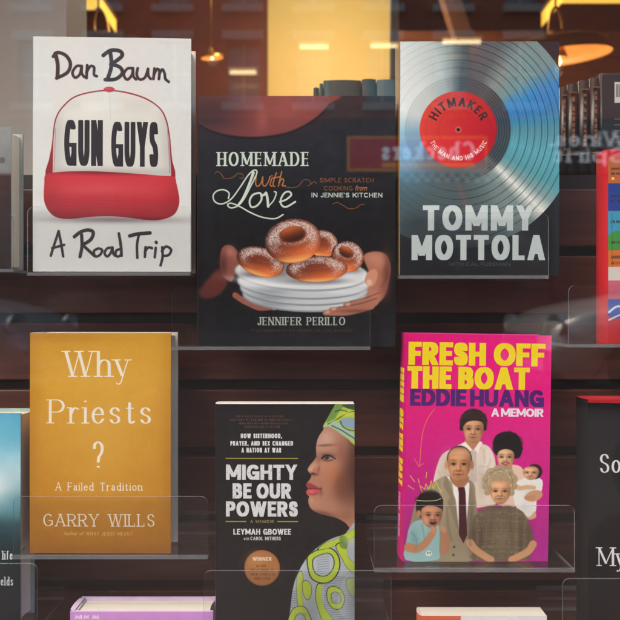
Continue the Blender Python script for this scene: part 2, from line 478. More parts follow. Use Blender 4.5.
def arc_(cx, cy, a, b, a0, a1, n=16):
    return [(cx + a * math.cos(R(a0 + (a1 - a0) * i / n)), cy + b * math.sin(R(a0 + (a1 - a0) * i / n))) for i in range(n + 1)]
def sp(P, n=6): return [tuple(q) for q in sm(P, n, False)]
STEM = [(0, 0), (0, 1)]
_S = sp([(.93, .80), (.78, .95), (.5, 1), (.18, .94), (.04, .76), (.18, .59), (.5, .51), (.82, .42), (.97, .24), (.84, .06), (.5, 0), (.2, .05), (.04, .21)])
_arch = sp([(0, .42), (.2, .6), (.55, .66), (.88, .58), (.95, .4), (.95, 0)])
GL = {
 'A': (.78, [['t', (0, 0), (.5, 1)], [(.5, 1), (1, 0)], ['t', (.18, .34), (.82, .34)]]),
 'B': (.64, [STEM, [(0, 1), (.5, 1)] + arc_(.5, .765, .42, .235, 90, -90) + [(0, .53)], [(0, .53), (.55, .53)] + arc_(.55, .265, .45, .265, 90, -90) + [(0, 0)]]),
 'C': (.72, [arc_(.52, .5, .52, .5, 48, 312, 30)]),
 'D': (.72, [STEM, [(0, 1), (.4, 1)] + arc_(.4, .5, .6, .5, 90, -90) + [(0, 0)]]),
 'E': (.55, [STEM, [(0, 1), (1, 1)], [(0, 0), (1, 0)], [(0, .52), (.85, .52)]]),
 'F': (.53, [STEM, [(0, 1), (1, 1)], [(0, .5), (.85, .5)]]),
 'G': (.76, [arc_(.52, .5, .52, .5, 48, 322, 30), [(1, .12), (1, .45), (.62, .45)]]),
 'H': (.70, [STEM, [(1, 0), (1, 1)], ['t', (0, .51), (1, .51)]]),
 'I': (.12, [[(0, 0), (0, 1)]]),
 'J': (.48, [[(1, 1), (1, .3)] + arc_(.5, .3, .5, .3, 0, -165)]),
 'K': (.70, [STEM, ['t', (1, 1), (0, .38)], [(.3, .58), (1, 0)]]),
 'L': (.54, [STEM, [(0, 0), (1, 0)]]),
 'M': (.90, [['t', (0, 0), (0, 1)], [(0, 1), (.5, .12)], ['t', (.5, .12), (1, 1)], [(1, 1), (1, 0)]]),
 'N': (.72, [['t', (0, 0), (0, 1)], [(0, 1), (1, 0)], ['t', (1, 0), (1, 1)]]),
 'O': (.80, [arc_(.5, .5, .5, .5, 0, 360, 40)]),
 'P': (.60, [STEM, [(0, 1), (.5, 1)] + arc_(.5, .735, .5, .265, 90, -90) + [(0, .47)]]),
 'R': (.66, [STEM, [(0, 1), (.5, 1)] + arc_(.5, .745, .45, .255, 90, -90) + [(0, .49)], [(.45, .49), (1, 0)]]),
 'S': (.58, [_S]),
 'T': (.66, [[(0, 1), (1, 1)], [(.5, 1), (.5, 0)]]),
 'U': (.70, [[(0, 1), (0, .36)] + arc_(.5, .36, .5, .36, 180, 360) + [(1, 1)]]),
 'V': (.74, [[(0, 1), (.5, 0)], ['t', (.5, 0), (1, 1)]]),
 'W': (1.05, [[(0, 1), (.27, 0)], ['t', (.27, 0), (.52, 1)], [(.5, 1), (.75, 0)], ['t', (.75, 0), (1, 1)]]),
 'X': (.72, [[(0, 1), (1, 0)], ['t', (1, 1), (0, 0)]]),
 'Y': (.72, [[(0, 1), (.5, .45), (.5, 0)], ['t', (.5, .45), (1, 1)]]),
 'Z': (.60, [[(0, 1), (1, 1)], [(1, 1), (0, 0)], [(0, 0), (1, 0)]]),
 'a': (.48, [sp([(.08, .5), (.25, .63), (.5, .66), (.78, .6), (.84, .42)]) + [(.84, .1), (1, 0)], sp([(.84, .39), (.5, .36), (.14, .28), (.05, .15), (.2, .01), (.5, .03), (.84, .18)])]),
 'c': (.48, [arc_(.5, .33, .5, .33, 48, 312, 24)]),
 'd': (.54, [arc_(.46, .33, .46, .33, 35, 325, 24), [(.92, 0), (.92, 1)]]),
 'e': (.50, [[(.05, .37), (.95, .37)] + sp([(.95, .37), (.88, .53), (.7, .64), (.48, .66), (.16, .54), (.03, .33), (.14, .1), (.45, 0), (.75, .04), (.97, .18)])]),
 'f': (.40, [[(.35, 0), (.35, .7)] + sp([(.35, .7), (.45, .92), (.7, 1), (1, .93)]), ['t', (0, .64), (.85, .64)]]),
 'h': (.52, [STEM, _arch]),
 'i': (.12, [[(0, 0), (0, .66)], [(0, .93), (0, .95)]]),
 'k': (.50, [STEM, ['t', (.95, .66), (0, .25)], [(.3, .42), (1, 0)]]),
 'l': (.12, [[(0, 0), (0, 1)]]),
 'm': (.86, [[(0, 0), (0, .66)], sp([(0, .45), (.12, .6), (.28, .66), (.44, .6), (.5, .42), (.5, 0)]), sp([(.5, .45), (.62, .6), (.78, .66), (.94, .6), (1, .42), (1, 0)])]),
 'n': (.52, [[(0, 0), (0, .66)], _arch]),
 'o': (.54, [arc_(.5, .33, .5, .33, 0, 360, 30)]),
 'p': (.54, [[(.06, -.3), (.06, .66)], arc_(.54, .33, .46, .33, 145, -145, 24)]),
 'r': (.38, [[(0, 0), (0, .66)], sp([(0, .36), (.3, .58), (.6, .66), (1, .6)])]),
 's': (.42, [[(x_, y_ * .66) for x_, y_ in _S]]),
 't': (.38, [[(.4, .88), (.4, .18)] + sp([(.4, .18), (.5, .02), (.75, 0), (1, .08)]), ['t', (0, .64), (.9, .64)]]),
 'u': (.52, [sp([(.05, .66), (.05, .25), (.15, .06), (.45, 0), (.8, .1), (.95, .25)]), [(.95, 0), (.95, .66)]]),
 'v': (.52, [[(0, .66), (.5, 0)], ['t', (.5, 0), (1, .66)]]),
 'w': (.78, [[(0, .66), (.27, 0)], ['t', (.27, 0), (.5, .66)], [(.5, .66), (.75, 0)], ['t', (.75, 0), (1, .66)]]),
 'y': (.54, [[(0, .66), (.52, .02)], ['t', (1, .66)] + sp([(.8, .4), (.52, -.05), (.38, -.25), (.2, -.31), (.05, -.27)])]),
 '?': (.46, [sp([(.04, .74), (.12, .92), (.5, 1), (.88, .9), (.98, .7), (.82, .52), (.58, .4), (.5, .2)]), [(.5, 0), (.5, .02)]]),
 '.': (.12, [[(0, 0), (0, .02)]]),
 ',': (.12, [[(0, .03), (0, -.12)]]),
 "'": (.12, [[(0, .98), (0, .8)]]),
 '&': (.74, [sp([(1, 0), (.35, .62), (.2, .82), (.4, 1), (.62, .84), (.3, .5), (.05, .25), (.3, 0), (.7, .12), (.95, .45)])]),
 '1': (.30, [[(0, .8), (.6, 1), (.6, 0)]]),
 '2': (.56, [sp([(.03, .74), (.15, .93), (.5, 1), (.88, .9), (.95, .7), (.7, .4), (0, 0)]) + [(1, 0)]]),
 '0': (.60, [arc_(.5, .5, .5, .5, 0, 360, 40)]),
}

# ------------------------------------------------------------------ printed covers (drawn in the photograph's own pixel units, one canvas per cover)
def zt(ox, oy, k): return lambda x, y: (ox + x / k, oy + y / k)

def tiny(c, xa, xb, y, h, col):
    """a line of print too small to read: broken little marks"""
    x = xa
    while x < xb - .5:
        n = random.randint(2, 7)
        for _ in range(n):
            if x > xb: break
            k = random.choice((0, 1, 2))
            if k == 0: c.stroke([(x, y - h / 2), (x, y + h / 2)], h * .11, col, soft=.2)
            elif k == 1: c.stroke([(x, y + h / 2), (x + h * .3, y - h / 2), (x + h * .5, y + h / 2)], h * .1, col, soft=.2)
            else: c.ell(x + h * .25, y, h * .3, h * .45, col, al=.7, soft=.25)
            x += h * .62
        x += h * .55

def hand(c, strokes, r, col):
    for q in strokes:
        rr = r
        if isinstance(q, tuple): q, rr = q
        c.stroke(q, rr, col, smooth=5, soft=.35)

def cover_cap():
    c = Canvas(34, 36, 191, 271, 4, (226, 226, 224))
    c.noise(1.2, 3)
    T0 = c.T
    c.T = zt(0, 0, 2.952)
    ink = (46, 38, 44)
    hand(c, [([(166, 156), (173, 190), (172, 227)], 1.9), ([(160, 165), (172, 153), (197, 162), (210, 186), (201, 212), (170, 229)], 1.7),
             [(243, 193), (228, 193), (216, 212), (224, 227), (238, 216), (243, 192), (243, 213), (251, 225)],
             [(259, 190), (257, 228)], [(257, 211), (268, 193), (279, 196), (279, 217), (287, 222)],
             ([(326, 148), (330, 190), (318, 232)], 1.9), ([(306, 160), (328, 145), (355, 147), (360, 162), (330, 186)], 1.9), ([(328, 186), (354, 194), (362, 212), (342, 230), (312, 232)], 1.8),
             [(391, 197), (376, 199), (366, 216), (376, 231), (390, 217), (393, 197), (394, 220), (402, 230)],
             [(407, 197), (404, 216), (413, 230), (428, 224), (437, 200)], [(437, 198), (438, 218), (445, 228)],
             [(456, 197), (453, 228)], [(455, 214), (464, 198), (471, 206), (469, 228)], [(470, 213), (479, 199), (486, 212), (488, 227), (498, 236)]], 1.35, ink)
    c.T = T0
    red, dred = (196, 52, 62), (150, 40, 50)
    # crown of the cap
    c.poly([(54.2, 136), (58, 150), (60, 173), (46.6, 175), (46.8, 170), (50, 160), (52.4, 148)], dred, soft=.5)
    c.poly([(169, 136), (172.4, 160), (175.2, 170), (175.4, 176), (165, 174)], dred, soft=.5)
    out = sm([(53.3, 141), (56, 119), (64, 105), (79, 94), (109.5, 88.7), (139.7, 94), (159, 105), (167, 119), (170.4, 138)], 6, False).tolist() + [(172.8, 171), (172.8, 176), (52.5, 174), (52.8, 168)]
    c.poly(out, dred, soft=.35)
    inn = sm([(54.4, 141), (57.1, 119.6), (64.9, 106), (79.5, 95.2), (109.5, 90), (139.2, 95.3), (158.2, 106), (165.9, 119.8), (169.2, 138)], 6, False).tolist() + [(171.2, 171), (171.2, 175), (53.8, 173), (53.9, 168)]
    c.poly(inn, (228, 226, 219), soft=.35)
    c.mask_poly(inn)
    c.blob(56, 140, 9, 50, (186, 184, 184), .55); c.blob(170, 140, 9, 50, (184, 182, 182), .6); c.blob(110, 172, 70, 5, (172, 166, 164), .7)
    c.blob(92, 108, 26, 14, (238, 237, 232), .7); c.blob(140, 104, 24, 8, (206, 204, 202), .4); c.blob(72, 104, 14, 6, (204, 202, 200), .4)
    c.stroke([(110, 90), (110.6, 104), (111, 118)], .25, (206, 202, 198), al=.7)
    c.stroke([(56.6, 128), (55.9, 150), (55.4, 171)], .4, (188, 120, 118), al=.6, smooth=3); c.stroke([(167.6, 128), (169, 150), (169.8, 172)], .4, (170, 100, 100), al=.7, smooth=3)
    c.mask = None
    c.ell(109.6, 88.4, 5.4, 2.7, red, soft=.5); c.blob(108, 87.6, 3, 1, (226, 110, 112), .7)
    # brim
    c.blob(114, 219, 62, 3.4, (120, 108, 112), .75)
    brim = sm([(47, 174.4), (60, 171.6), (85, 170.6), (112, 171.4), (140, 173), (162, 174.6), (174, 175.4), (176.4, 182), (179.4, 198), (177.6, 208), (172.6, 214.6), (162, 218.6), (150, 219.4), (130, 217), (112, 215.6), (92, 216.2), (71, 218.4), (58, 217), (50.5, 211.5), (46, 203), (45, 194), (45.6, 183)], 5).tolist()
    c.poly(brim, red, soft=.4, shade=lambda X, Y, q: q * np.clip(1.12 - .0062 * (Y - 172) - .10 * np.clip((np.abs(X - 112) - 45) / 22, 0, 1), .5, 1.3)[..., None])
    c.mask_poly(brim)
    c.blob(100, 188, 44, 7, (226, 98, 104), .45); c.blob(150, 190, 20, 8, (214, 76, 84), .35); c.blob(112, 171, 66, 3.2, (104, 22, 36), .75); c.blob(112, 219, 70, 3.0, (104, 22, 36), .7)
    for k in range(5):
        o_ = 4 + 3.4 * k
        c.stroke([(48 + k * 2, 196 - k * 2), (53 + k, 208 - o_ * .5), (75, 216 - o_), (112, 214 - o_), (150, 217 - o_), (172 - k, 211 - o_ * .6), (177 - k * 2, 198 - k * 2)], .16, (150, 34, 46), smooth=4, al=.45)
    c.mask = None
    # the two words on the front of the crown
    blk = (44, 40, 47)
    c.text('GUN', 65.2, 165.3, 46, pw=.108, ph=.09, p=4, fit=38.2, track=.035, col=blk)
    c.text('GUYS', 111.8, 165.8, 45, pw=.104, ph=.09, p=4, fit=46.6, track=.03, col=blk)
    c.T = zt(0, 180, 2.952)
    hand(c, [[(176, 150), (163, 190), (153, 222)], [(176, 150), (183, 185), (189, 224)], [(157, 200), (175, 195), (192, 190)],
             ([(243, 160), (244, 195), (238, 225)], 1.6), ([(222, 166), (240, 152), (262, 146), (277, 153), (270, 174), (246, 190)], 1.7), ([(246, 190), (262, 205), (280, 222)], 1.5),
             [(293, 200), (279, 208), (283, 224), (297, 219), (303, 205), (292, 200)],
             [(331, 198), (318, 200), (310, 214), (318, 224), (329, 212), (333, 197), (335, 214), (341, 222)],
             [(357, 202), (345, 206), (342, 219), (351, 224), (359, 210), (352, 156)], [(352, 156), (358, 190), (360, 222)],
             ([(384, 163), (408, 157), (443, 154)], 1.8), [(411, 158), (405, 190), (406, 228)],
             [(430, 196), (428, 225)], [(428, 210), (438, 197), (449, 199)],
             [(460, 198), (457, 226)], ([(461, 181), (462, 183)], 1.5),
             [(479, 196), (480, 225), (474, 250)], [(478, 208), (490, 194), (505, 203), (498, 219), (481, 222)]], 1.25, (52, 46, 52))
    return c

def donut(c, cx, cy, a, b, hole=None, rot=0, warm=1.0):
    """a fried ring lit from the far side: dark glaze, orange flank, pale seam below, sugar on the crest"""
    g = c.clip(cx - a * 1.3, cy - a * 1.3, cx + a * 1.3, cy + a * 1.3)
    i0, i1, j0, j1, X, Y = g
    co, si = math.cos(R(rot)), math.sin(R(rot))
    u = ((X - cx) * co + (Y - cy) * si) / a; v = (-(X - cx) * si + (Y - cy) * co) / b
    N = np.sqrt(u * u + v * v)
    cov = np.clip(.5 + (1 - N) * min(a, b) / .6, 0, 1)
    hx, hy, ha, hb = hole if hole else (0, -.25, .3, .16)
    w_ = np.sqrt(((u - hx) / ha) ** 2 + ((v - hy) / hb) ** 2)
    dk, mid, hot, gold = (np.array(q, np.float32) for q in ((92, 40, 28), (172, 80, 44), (232, 116, 58), (236, 182, 108)))
    t = np.clip(.5 + .55 * u * warm + .25 * v, 0, 1)[..., None]
    col = dk * (1 - t) + mid * t
    fl = np.clip((v - .1) * 1.6, 0, 1)[..., None] * np.clip(.35 + .65 * u + .35, 0, 1)[..., None]
    col = col * (1 - fl) + hot * fl
    se = (np.clip((v - .62) * 4, 0, 1) * np.clip(1 - (N - .93) * 14, 0, 1))[..., None] * .8
    col = col * (1 - se) + gold * se
    edge = np.clip((N - .86) * 5, 0, 1)[..., None] * .5
    col = col * (1 - edge * np.clip(.9 - v, 0, 1)[..., None])
    if hole:
        inr = np.clip((1.3 - w_) * 2.4, 0, 1)[..., None]
        hc = dk * .6 + (hot * .95 - dk * .6) * np.clip((hy - v) / hb * .5 + .5 - .3 * u, 0, 1)[..., None] ** 1.5 * .9
        col = col * (1 - inr) + hc * inr
    # sugar
    grain = RNG.random(X.shape).astype(np.float32)
    low = RNG.random((X.shape[0] // 5 + 2, X.shape[1] // 5 + 2)).astype(np.float32)
    low = np.kron(low, np.ones((5, 5), np.float32))[:X.shape[0], :X.shape[1]]
    crest = np.exp(-((N - .72) / .25) ** 2) * np.clip(.75 - v * .9, 0, 1) * (1 if not hole else np.clip((w_ - 1.05) * 3, 0, 1))
    rimd = np.exp(-((w_ - 1.35) / .3) ** 2) * (.7 if hole else .35)
    den = np.clip(crest * 1.1 + rimd * .75, 0, 1) * (.55 + .6 * low)
    A = np.clip((den - grain * .9) * 2.6, 0, .9)[..., None]
    A = (A + np.roll(A, 1, 0) + np.roll(A, 1, 1)) / 3
    col = col * (1 - A) + np.array((222, 208, 206), np.float32) * A
    vv = c.a[j0:j1, i0:i1]
    vv += (col - vv) * cov[..., None]

def cover_cook():
    c = Canvas(198, 96, 396, 348, 4, (34, 37, 44))
    c.vgrad([(96, (36, 37, 44)), (150, (34, 36, 43)), (220, (26, 26, 29)), (300, (22, 21, 23)), (348, (36, 37, 42))])
    c.noise(2.2, 6); c.noise(1.2, 1)
    # skin above a round dark neckline, cropped by the top of the cover
    c.poly([(196, 94), (332, 94), (330, 104), (318, 116), (303, 126), (286, 133), (262, 137), (236, 136.5), (212, 131), (196, 122)], (128, 64, 62), smooth=4, soft=1.8)
    c.blob(208, 112, 34, 26, (54, 40, 46), .95); c.blob(290, 108, 26, 16, (158, 82, 76), .6); c.blob(262, 120, 6, 14, (176, 96, 90), .5)
    c.stroke([(196, 123), (212, 132), (236, 137.5), (262, 138), (287, 134), (304, 127), (319, 117), (331, 104)], .9, (20, 20, 26), smooth=4, soft=.7, al=.8)
    pale = (206, 218, 204); brn = (150, 94, 52)
    c.text('HOMEMADE', 217.5, 166.6, 14.2, pw=.17, ph=.075, thin=.10, p=4, fit=91.5, track=.17, serif=.075, col=pale)
    c.T = zt(200, 0, 2.952)
    # "with"
    for q in ([(160, 528), (166, 522), (165, 545), (172, 552), (182, 540), (186, 524), (186, 546), (194, 551), (204, 535), (207, 523)],
              [(212, 530), (208, 548), (214, 552)], [(226, 512), (216, 545), (222, 553)], [(214, 528), (236, 524)],
              [(242, 508), (232, 552)], [(234, 542), (242, 530), (248, 534), (244, 550), (252, 550)]):
        c.stroke(q, .62, (186, 116, 62), smooth=5)
    c.ell(213, 521, 2.2, 2.2, (186, 116, 62))
    # "Love"
    c.stroke([(84, 588), (86, 572), (70, 562), (50, 566), (39, 580), (45, 598), (66, 604), (92, 590), (118, 556), (142, 520), (158, 505), (168, 506), (166, 520), (150, 552), (130, 590), (112, 610), (92, 616), (82, 608), (92, 602), (118, 612), (150, 630), (185, 644), (222, 648), (246, 636)], .75, pale, smooth=6)
    c.stroke([(158, 512), (146, 545), (128, 585), (112, 608)], 1.5, pale, .7, smooth=6)
    c.stroke([(172, 572), (156, 578), (147, 596), (152, 613), (168, 610), (182, 592), (180, 574), (170, 572)], 1.0, pale, smooth=6)
    c.stroke([(182, 580), (192, 576), (196, 572), (200, 590), (202, 612)], 1.3, pale, smooth=6)
    c.stroke([(202, 612), (218, 594), (226, 572), (220, 568)], .7, pale, smooth=6)
    c.stroke([(236, 598), (254, 592), (270, 578), (264, 568), (250, 572), (239, 592), (242, 608), (256, 613), (282, 598)], .95, pale, smooth=6)
    for q in ([(44, 514), (52, 508), (64, 516), (72, 528), (96, 526), (112, 514), (126, 516), (128, 526), (118, 528)],
              [(240, 546), (262, 556), (290, 552), (306, 534), (322, 534), (328, 546), (318, 550)], [(328, 545), (338, 538), (344, 544)],
              [(392, 606), (404, 600), (420, 606), (440, 618), (462, 616), (476, 606), (486, 606)]):
        c.stroke(q, .42, brn, smooth=6, al=.8)
    c.T = lambda x, y: (x, y)
    c.text('SIMPLE SCRATCH', 320.3, 183.2, 4.7, pw=.13, fit=54, track=.2, col=(128, 84, 56))
    c.text('COOKING', 324.5, 191.3, 4.6, pw=.13, fit=28.5, track=.18, col=(128, 84, 56))
    c.text('from', 355, 191.3, 5.2, pw=.13, fit=12, track=.06, slant=.25, col=(168, 104, 60))
    c.text("IN JENNIE'S KITCHEN", 311.8, 198.2, 4.8, pw=.17, fit=71, track=.17, col=(196, 206, 200))
    # forearms and hands
    c.T = zt(190, 190, 2.818)
    c.poly([(25, 292), (55, 250), (85, 225), (105, 265), (80, 300), (45, 310)], (112, 48, 40), smooth=5, soft=2.5, al=.8)
    c.poly([(85, 200), (92, 165), (115, 158), (135, 178), (138, 205), (128, 240), (115, 262), (90, 240)], (138, 80, 70), smooth=5, soft=1.1)
    c.blob(114, 178, 14, 14, (182, 118, 102), .85); c.blob(94, 215, 12, 34, (78, 38, 36), .8); c.blob(128, 200, 6, 12, (170, 108, 94), .6)
    c.stroke([(126, 232), (132, 214), (134, 196)], 3.0, (140, 84, 74), 2.2, smooth=3, soft=1.0)
    for (xa, ya, xb, yb) in ((128, 300, 205, 322), (150, 312, 236, 334)):
        c.stroke([(xa, ya), ((xa + xb) / 2, yb + 2), (xb, yb)], 3.0, (170, 92, 78), 2.2, smooth=4, soft=.6)
    c.ell(238, 336, 8, 7, (196, 130, 112), soft=.8)
    c.poly([(490, 190), (520, 176), (552, 184), (566, 215), (562, 262), (548, 305), (520, 328), (480, 334), (490, 290), (505, 240)], (176, 112, 90), smooth=5, soft=1.2)
    c.blob(556, 230, 14, 60, (96, 52, 46), .8); c.blob(520, 195, 20, 14, (204, 142, 118), .6)
    # plates
    for k, dy in enumerate((62, 44, 26)):
        c.ell(322 - k, 242 + dy, 172 + k * 6, 44, (150, 156, 162), soft=.7, rot=2)
        c.ell(322 - k, 238 + dy, 172 + k * 6, 43, (212, 216, 220), soft=.7, rot=2)
        c.blob(230, 262 + dy, 60, 12, (130, 134, 142), .55); c.blob(430, 264 + dy, 60, 10, (236, 238, 240), .5)
    c.ell(316, 240, 188, 49, (158, 164, 172), soft=.7, rot=2.5)
    c.ell(316, 236, 187, 47, (222, 226, 228), soft=.7, rot=2.5)
    c.ell(316, 234, 168, 38, (196, 200, 206), soft=1.6, rot=2.5)
    c.blob(190, 262, 70, 10, (238, 240, 242), .8, 8); c.blob(450, 250, 36, 16, (236, 238, 240), .7)
    c.T = lambda x, y: (x, y)
    def D(x, y): return (190 + x / 2.818, 190 + y / 2.818)
    def D2(x, y): return (225 + x / 3.757, 210 + y / 3.757)
    q = 3.757
    c.blob(*D2(250, 215), 40, 12, (40, 26, 24), .45)
    for (x, y, a, b, hole, rot) in ((368, 130, 58, 52, None, 14), (462, 178, 62, 58, (-.22, -.2, .4, .3), 30), (134, 198, 92, 54, None, 18), (346, 226, 116, 50, None, -2), (256, 120, 106, 84, (.03, -.30, .42, .32), -8)):
        X, Y = D2(x, y)
        c.blob(X, Y + b / q * .9, a / q * .9, 3, (36, 24, 24), .5)
        donut(c, X, Y, a / q, b / q, hole, rot)
    # thumb and fingers of the hand on the far side, over the rim
    c.T = zt(190, 190, 2.818)
    c.poly([(494, 262), (500, 238), (520, 225), (530, 240), (522, 268), (508, 276)], (206, 142, 116), smooth=5, soft=.8)
    c.ell(506, 264, 8, 9, (226, 178, 158), soft=.8)
    for (xa, ya, xb, yb) in ((530, 300, 440, 328), (520, 318, 400, 342), (510, 328, 382, 350)):
        c.stroke([(xa, ya), ((xa + xb) / 2, (ya + yb) / 2 + 8), (xb, yb)], 4.6, (186, 120, 98), 2.6, smooth=4, soft=.8)
    c.blob(470, 345, 50, 6, (90, 46, 40), .5)
    for q in ([(536, 292), (500, 306), (452, 318)], [(528, 308), (480, 324), (420, 334)], [(540, 276), (556, 250), (558, 222)]): c.stroke(q, .5, (104, 58, 48), smooth=4, al=.7, soft=.7)
    for (x_, y_) in ((446, 326), (406, 339), (388, 348)): c.ell(x_, y_, 7, 4, (222, 170, 150), soft=.7, rot=-12)
    c.blob(538, 206, 16, 20, (206, 146, 122), .5); c.blob(548, 290, 14, 24, (130, 76, 64), .5)
    c.T = lambda x, y: (x, y)
    c.text('JENNIFER PERILLO', 257.6, 326.6, 8.2, pw=.17, ph=.08, thin=.11, p=4, fit=88, track=.16, serif=.07, col=(190, 202, 190))
    c.text('PHOTOGRAPHY BY PENNY DE LOS SANTOS', 251, 333.4, 3.1, pw=.13, fit=102, track=.2, col=(92, 66, 48))
    return c

def cover_vinyl():
    c = Canvas(400, 41, 559, 275, 4, (28, 28, 33))
    X, Y = c.grid()[4:6]
    cx, cy_ = 457.5, 129.5
    dx, dy = X - cx, cy_ - Y
    rad = np.sqrt(dx * dx + dy * dy); ang = (np.degrees(np.arctan2(dy, dx)) + 360) % 360
    stops = [(0, (74, 128, 142)), (14, (34, 112, 170)), (25, (40, 118, 178)), (36, (100, 128, 132)), (52, (112, 124, 124)), (64, (74, 84, 90)), (86, (58, 68, 76)), (96, (108, 122, 126)), (106, (160, 174, 176)), (120, (176, 188, 190)), (134, (196, 204, 204)), (160, (200, 208, 210)), (172, (160, 184, 194)), (182, (120, 164, 190)), (195, (84, 148, 190)), (208, (70, 132, 176)), (224, (66, 88, 100)), (250, (72, 86, 90)), (275, (70, 82, 86)), (296, (86, 104, 106)), (309, (112, 128, 128)), (316, (202, 202, 196)), (322, (120, 144, 146)), (330, (76, 138, 148)), (345, (80, 148, 164)), (360, (74, 128, 142))]
    disc = np.stack([np.interp(ang, [q[0] for q in stops], [q[1][k] for q in stops]) for k in range(3)], -1)
    groove = 1 + .05 * np.sin(rad * 5.6) + .035 * np.sin(rad * 2.13 + 1)
    for gr in (62, 70, 77, 84, 90, 97, 103, 110):
        groove *= 1 - .45 * np.exp(-((rad - gr) / .45) ** 2)
    groove = 1 + (groove - 1) * np.clip(.30 + (X - 425) / 70, .30, 1)  # grooves fade leftwards, as if under the painted haze
    disc *= groove[..., None]
    dk = (44, 48, 54) + 14 * np.sin(rad * 2.4)[..., None]
    dead = np.clip((53 - rad) / 1.5 + .5, 0, 1) * np.clip(.22 + .78 * np.clip((80 - np.abs((ang + 360 - 2) % 360 - 0 - 360 * (((ang + 358) % 360) > 180))) / 40, 0, 1), 0, 1)
    disc = disc * (1 - dead[..., None] * .85) + dk * dead[..., None] * .85
    edge = np.clip((119 - rad) / .8 + .5, 0, 1)[..., None]
    disc = disc * 1.14 + np.clip((432 - X) / 40, 0, 1)[..., None] * np.clip((150 - Y) / 60, 0, 1)[..., None] * 26  # disc lifted and upper left paled: window reflection put into the print colour
    c.a[:] = c.a * (1 - edge) + disc * edge
    c.blob(505, 212, 8, 40, (160, 160, 160), .25, -30)
    c.stroke([(459, 186), (478, 240)], 2.2, (176, 86, 84), 3.0, al=.25, soft=2.5)
    c.blob(450, 250, 60, 22, (34, 36, 42), .8); c.blob(420, 225, 22, 20, (52, 60, 66), .6)
    c.blob(412, 78, 26, 50, (206, 212, 212), .55); c.blob(440, 60, 14, 26, (190, 200, 200), .35); c.blob(408, 165, 20, 22, (110, 176, 208), .45)  # painted haze: pale and blue window reflections over the left side
    # label
    c.ell(458, 129.5, 38.4, 38.4, (192, 44, 42), soft=.5, shade=lambda X_, Y_, q: np.clip(q + np.stack([18 - .45 * (X_ - 440), 26 - .7 * (X_ - 425) - .3 * (Y_ - 100), 10 - .3 * (X_ - 430)], -1), 0, 255))
    for r_ in (20, 32.5): 
        c.poly([(458 + r_ * math.cos(t / 20 * math.pi), 129.5 + r_ * math.sin(t / 20 * math.pi)) for t in range(41)] + [(458 + (r_ - .35) * math.cos(t / 20 * math.pi), 129.5 + (r_ - .35) * math.sin(t / 20 * math.pi)) for t in range(40, -1, -1)], (120, 26, 30), al=.45, soft=.25)
    c.ell(458, 129.8, 3.4, 3.4, (206, 92, 82), soft=.7); c.ell(458, 129.8, 1.7, 1.7, (30, 26, 28), soft=.4)
    c.text('HITMAKER', 0, 0, 9.0, pw=.2, ph=.17, fit=56, track=.16, col=(52, 32, 34), arc=(458.2, 130.5, 24.0, 90, 1))
    c.text('THE MAN AND HIS MUSIC', 0, 0, 4.6, pw=.17, fit=72, track=.2, col=(232, 206, 200), arc=(458.2, 129.5, 31.2, 270, -1))
    c.text('TOMMY', 422.6, 230.6, 25.2, pw=.25, ph=.19, p=4, fit=111, track=.12, col=(206, 216, 216))
    c.text('MOTTOLA', 411.4, 260.2, 25.2, pw=.245, ph=.19, p=4, fit=133.5, track=.105, col=(206, 216, 216))
    c.text('WITH CAL FUSSMAN', 448, 266, 3.6, pw=.13, fit=62, track=.2, col=(84, 90, 98))
    c.noise(1.0, 1)
    return c

def cover_gold():
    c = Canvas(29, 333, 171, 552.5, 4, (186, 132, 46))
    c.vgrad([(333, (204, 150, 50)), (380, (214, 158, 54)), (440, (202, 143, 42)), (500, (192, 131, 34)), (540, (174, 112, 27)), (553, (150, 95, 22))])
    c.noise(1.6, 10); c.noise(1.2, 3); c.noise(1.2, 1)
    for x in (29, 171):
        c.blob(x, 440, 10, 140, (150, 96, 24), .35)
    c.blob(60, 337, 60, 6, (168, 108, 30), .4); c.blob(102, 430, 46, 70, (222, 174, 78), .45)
    wt = (236, 226, 214)
    kw = dict(p=2, ph=.042, col=wt)
    c.text('Why', 63.8, 376.8, 26, pw=.125, thin=.045, fit=66, track=.12, serif=.1, **kw)
    c.text('Priests', 48.4, 423.2, 24, pw=.12, thin=.05, fit=103, track=.19, serif=.085, **kw)
    c.text('?', 92.6, 467, 26, pw=.12, thin=.06, fit=11.5, **kw)
    c.text('A Failed Tradition', 55, 490, 8, pw=.12, thin=.07, fit=87.6, track=.19, serif=.07, p=2, ph=.075, col=wt, space=.4)
    c.text('GARRY WILLS', 42.8, 525.8, 12.4, pw=.115, thin=.065, fit=112, track=.2, serif=.085, p=2, ph=.065, col=wt, space=.42)
    c.text('Author of', 63, 534.8, 3.8, pw=.13, thin=.09, fit=20, track=.12, slant=.25, p=2, ph=.09, col=(226, 200, 150), al=.8)
    c.text('WHAT JESUS MEANT', 86, 534.8, 3.6, pw=.15, thin=.09, fit=46.5, track=.2, p=2, ph=.1, col=(226, 200, 150), al=.8)
    return c

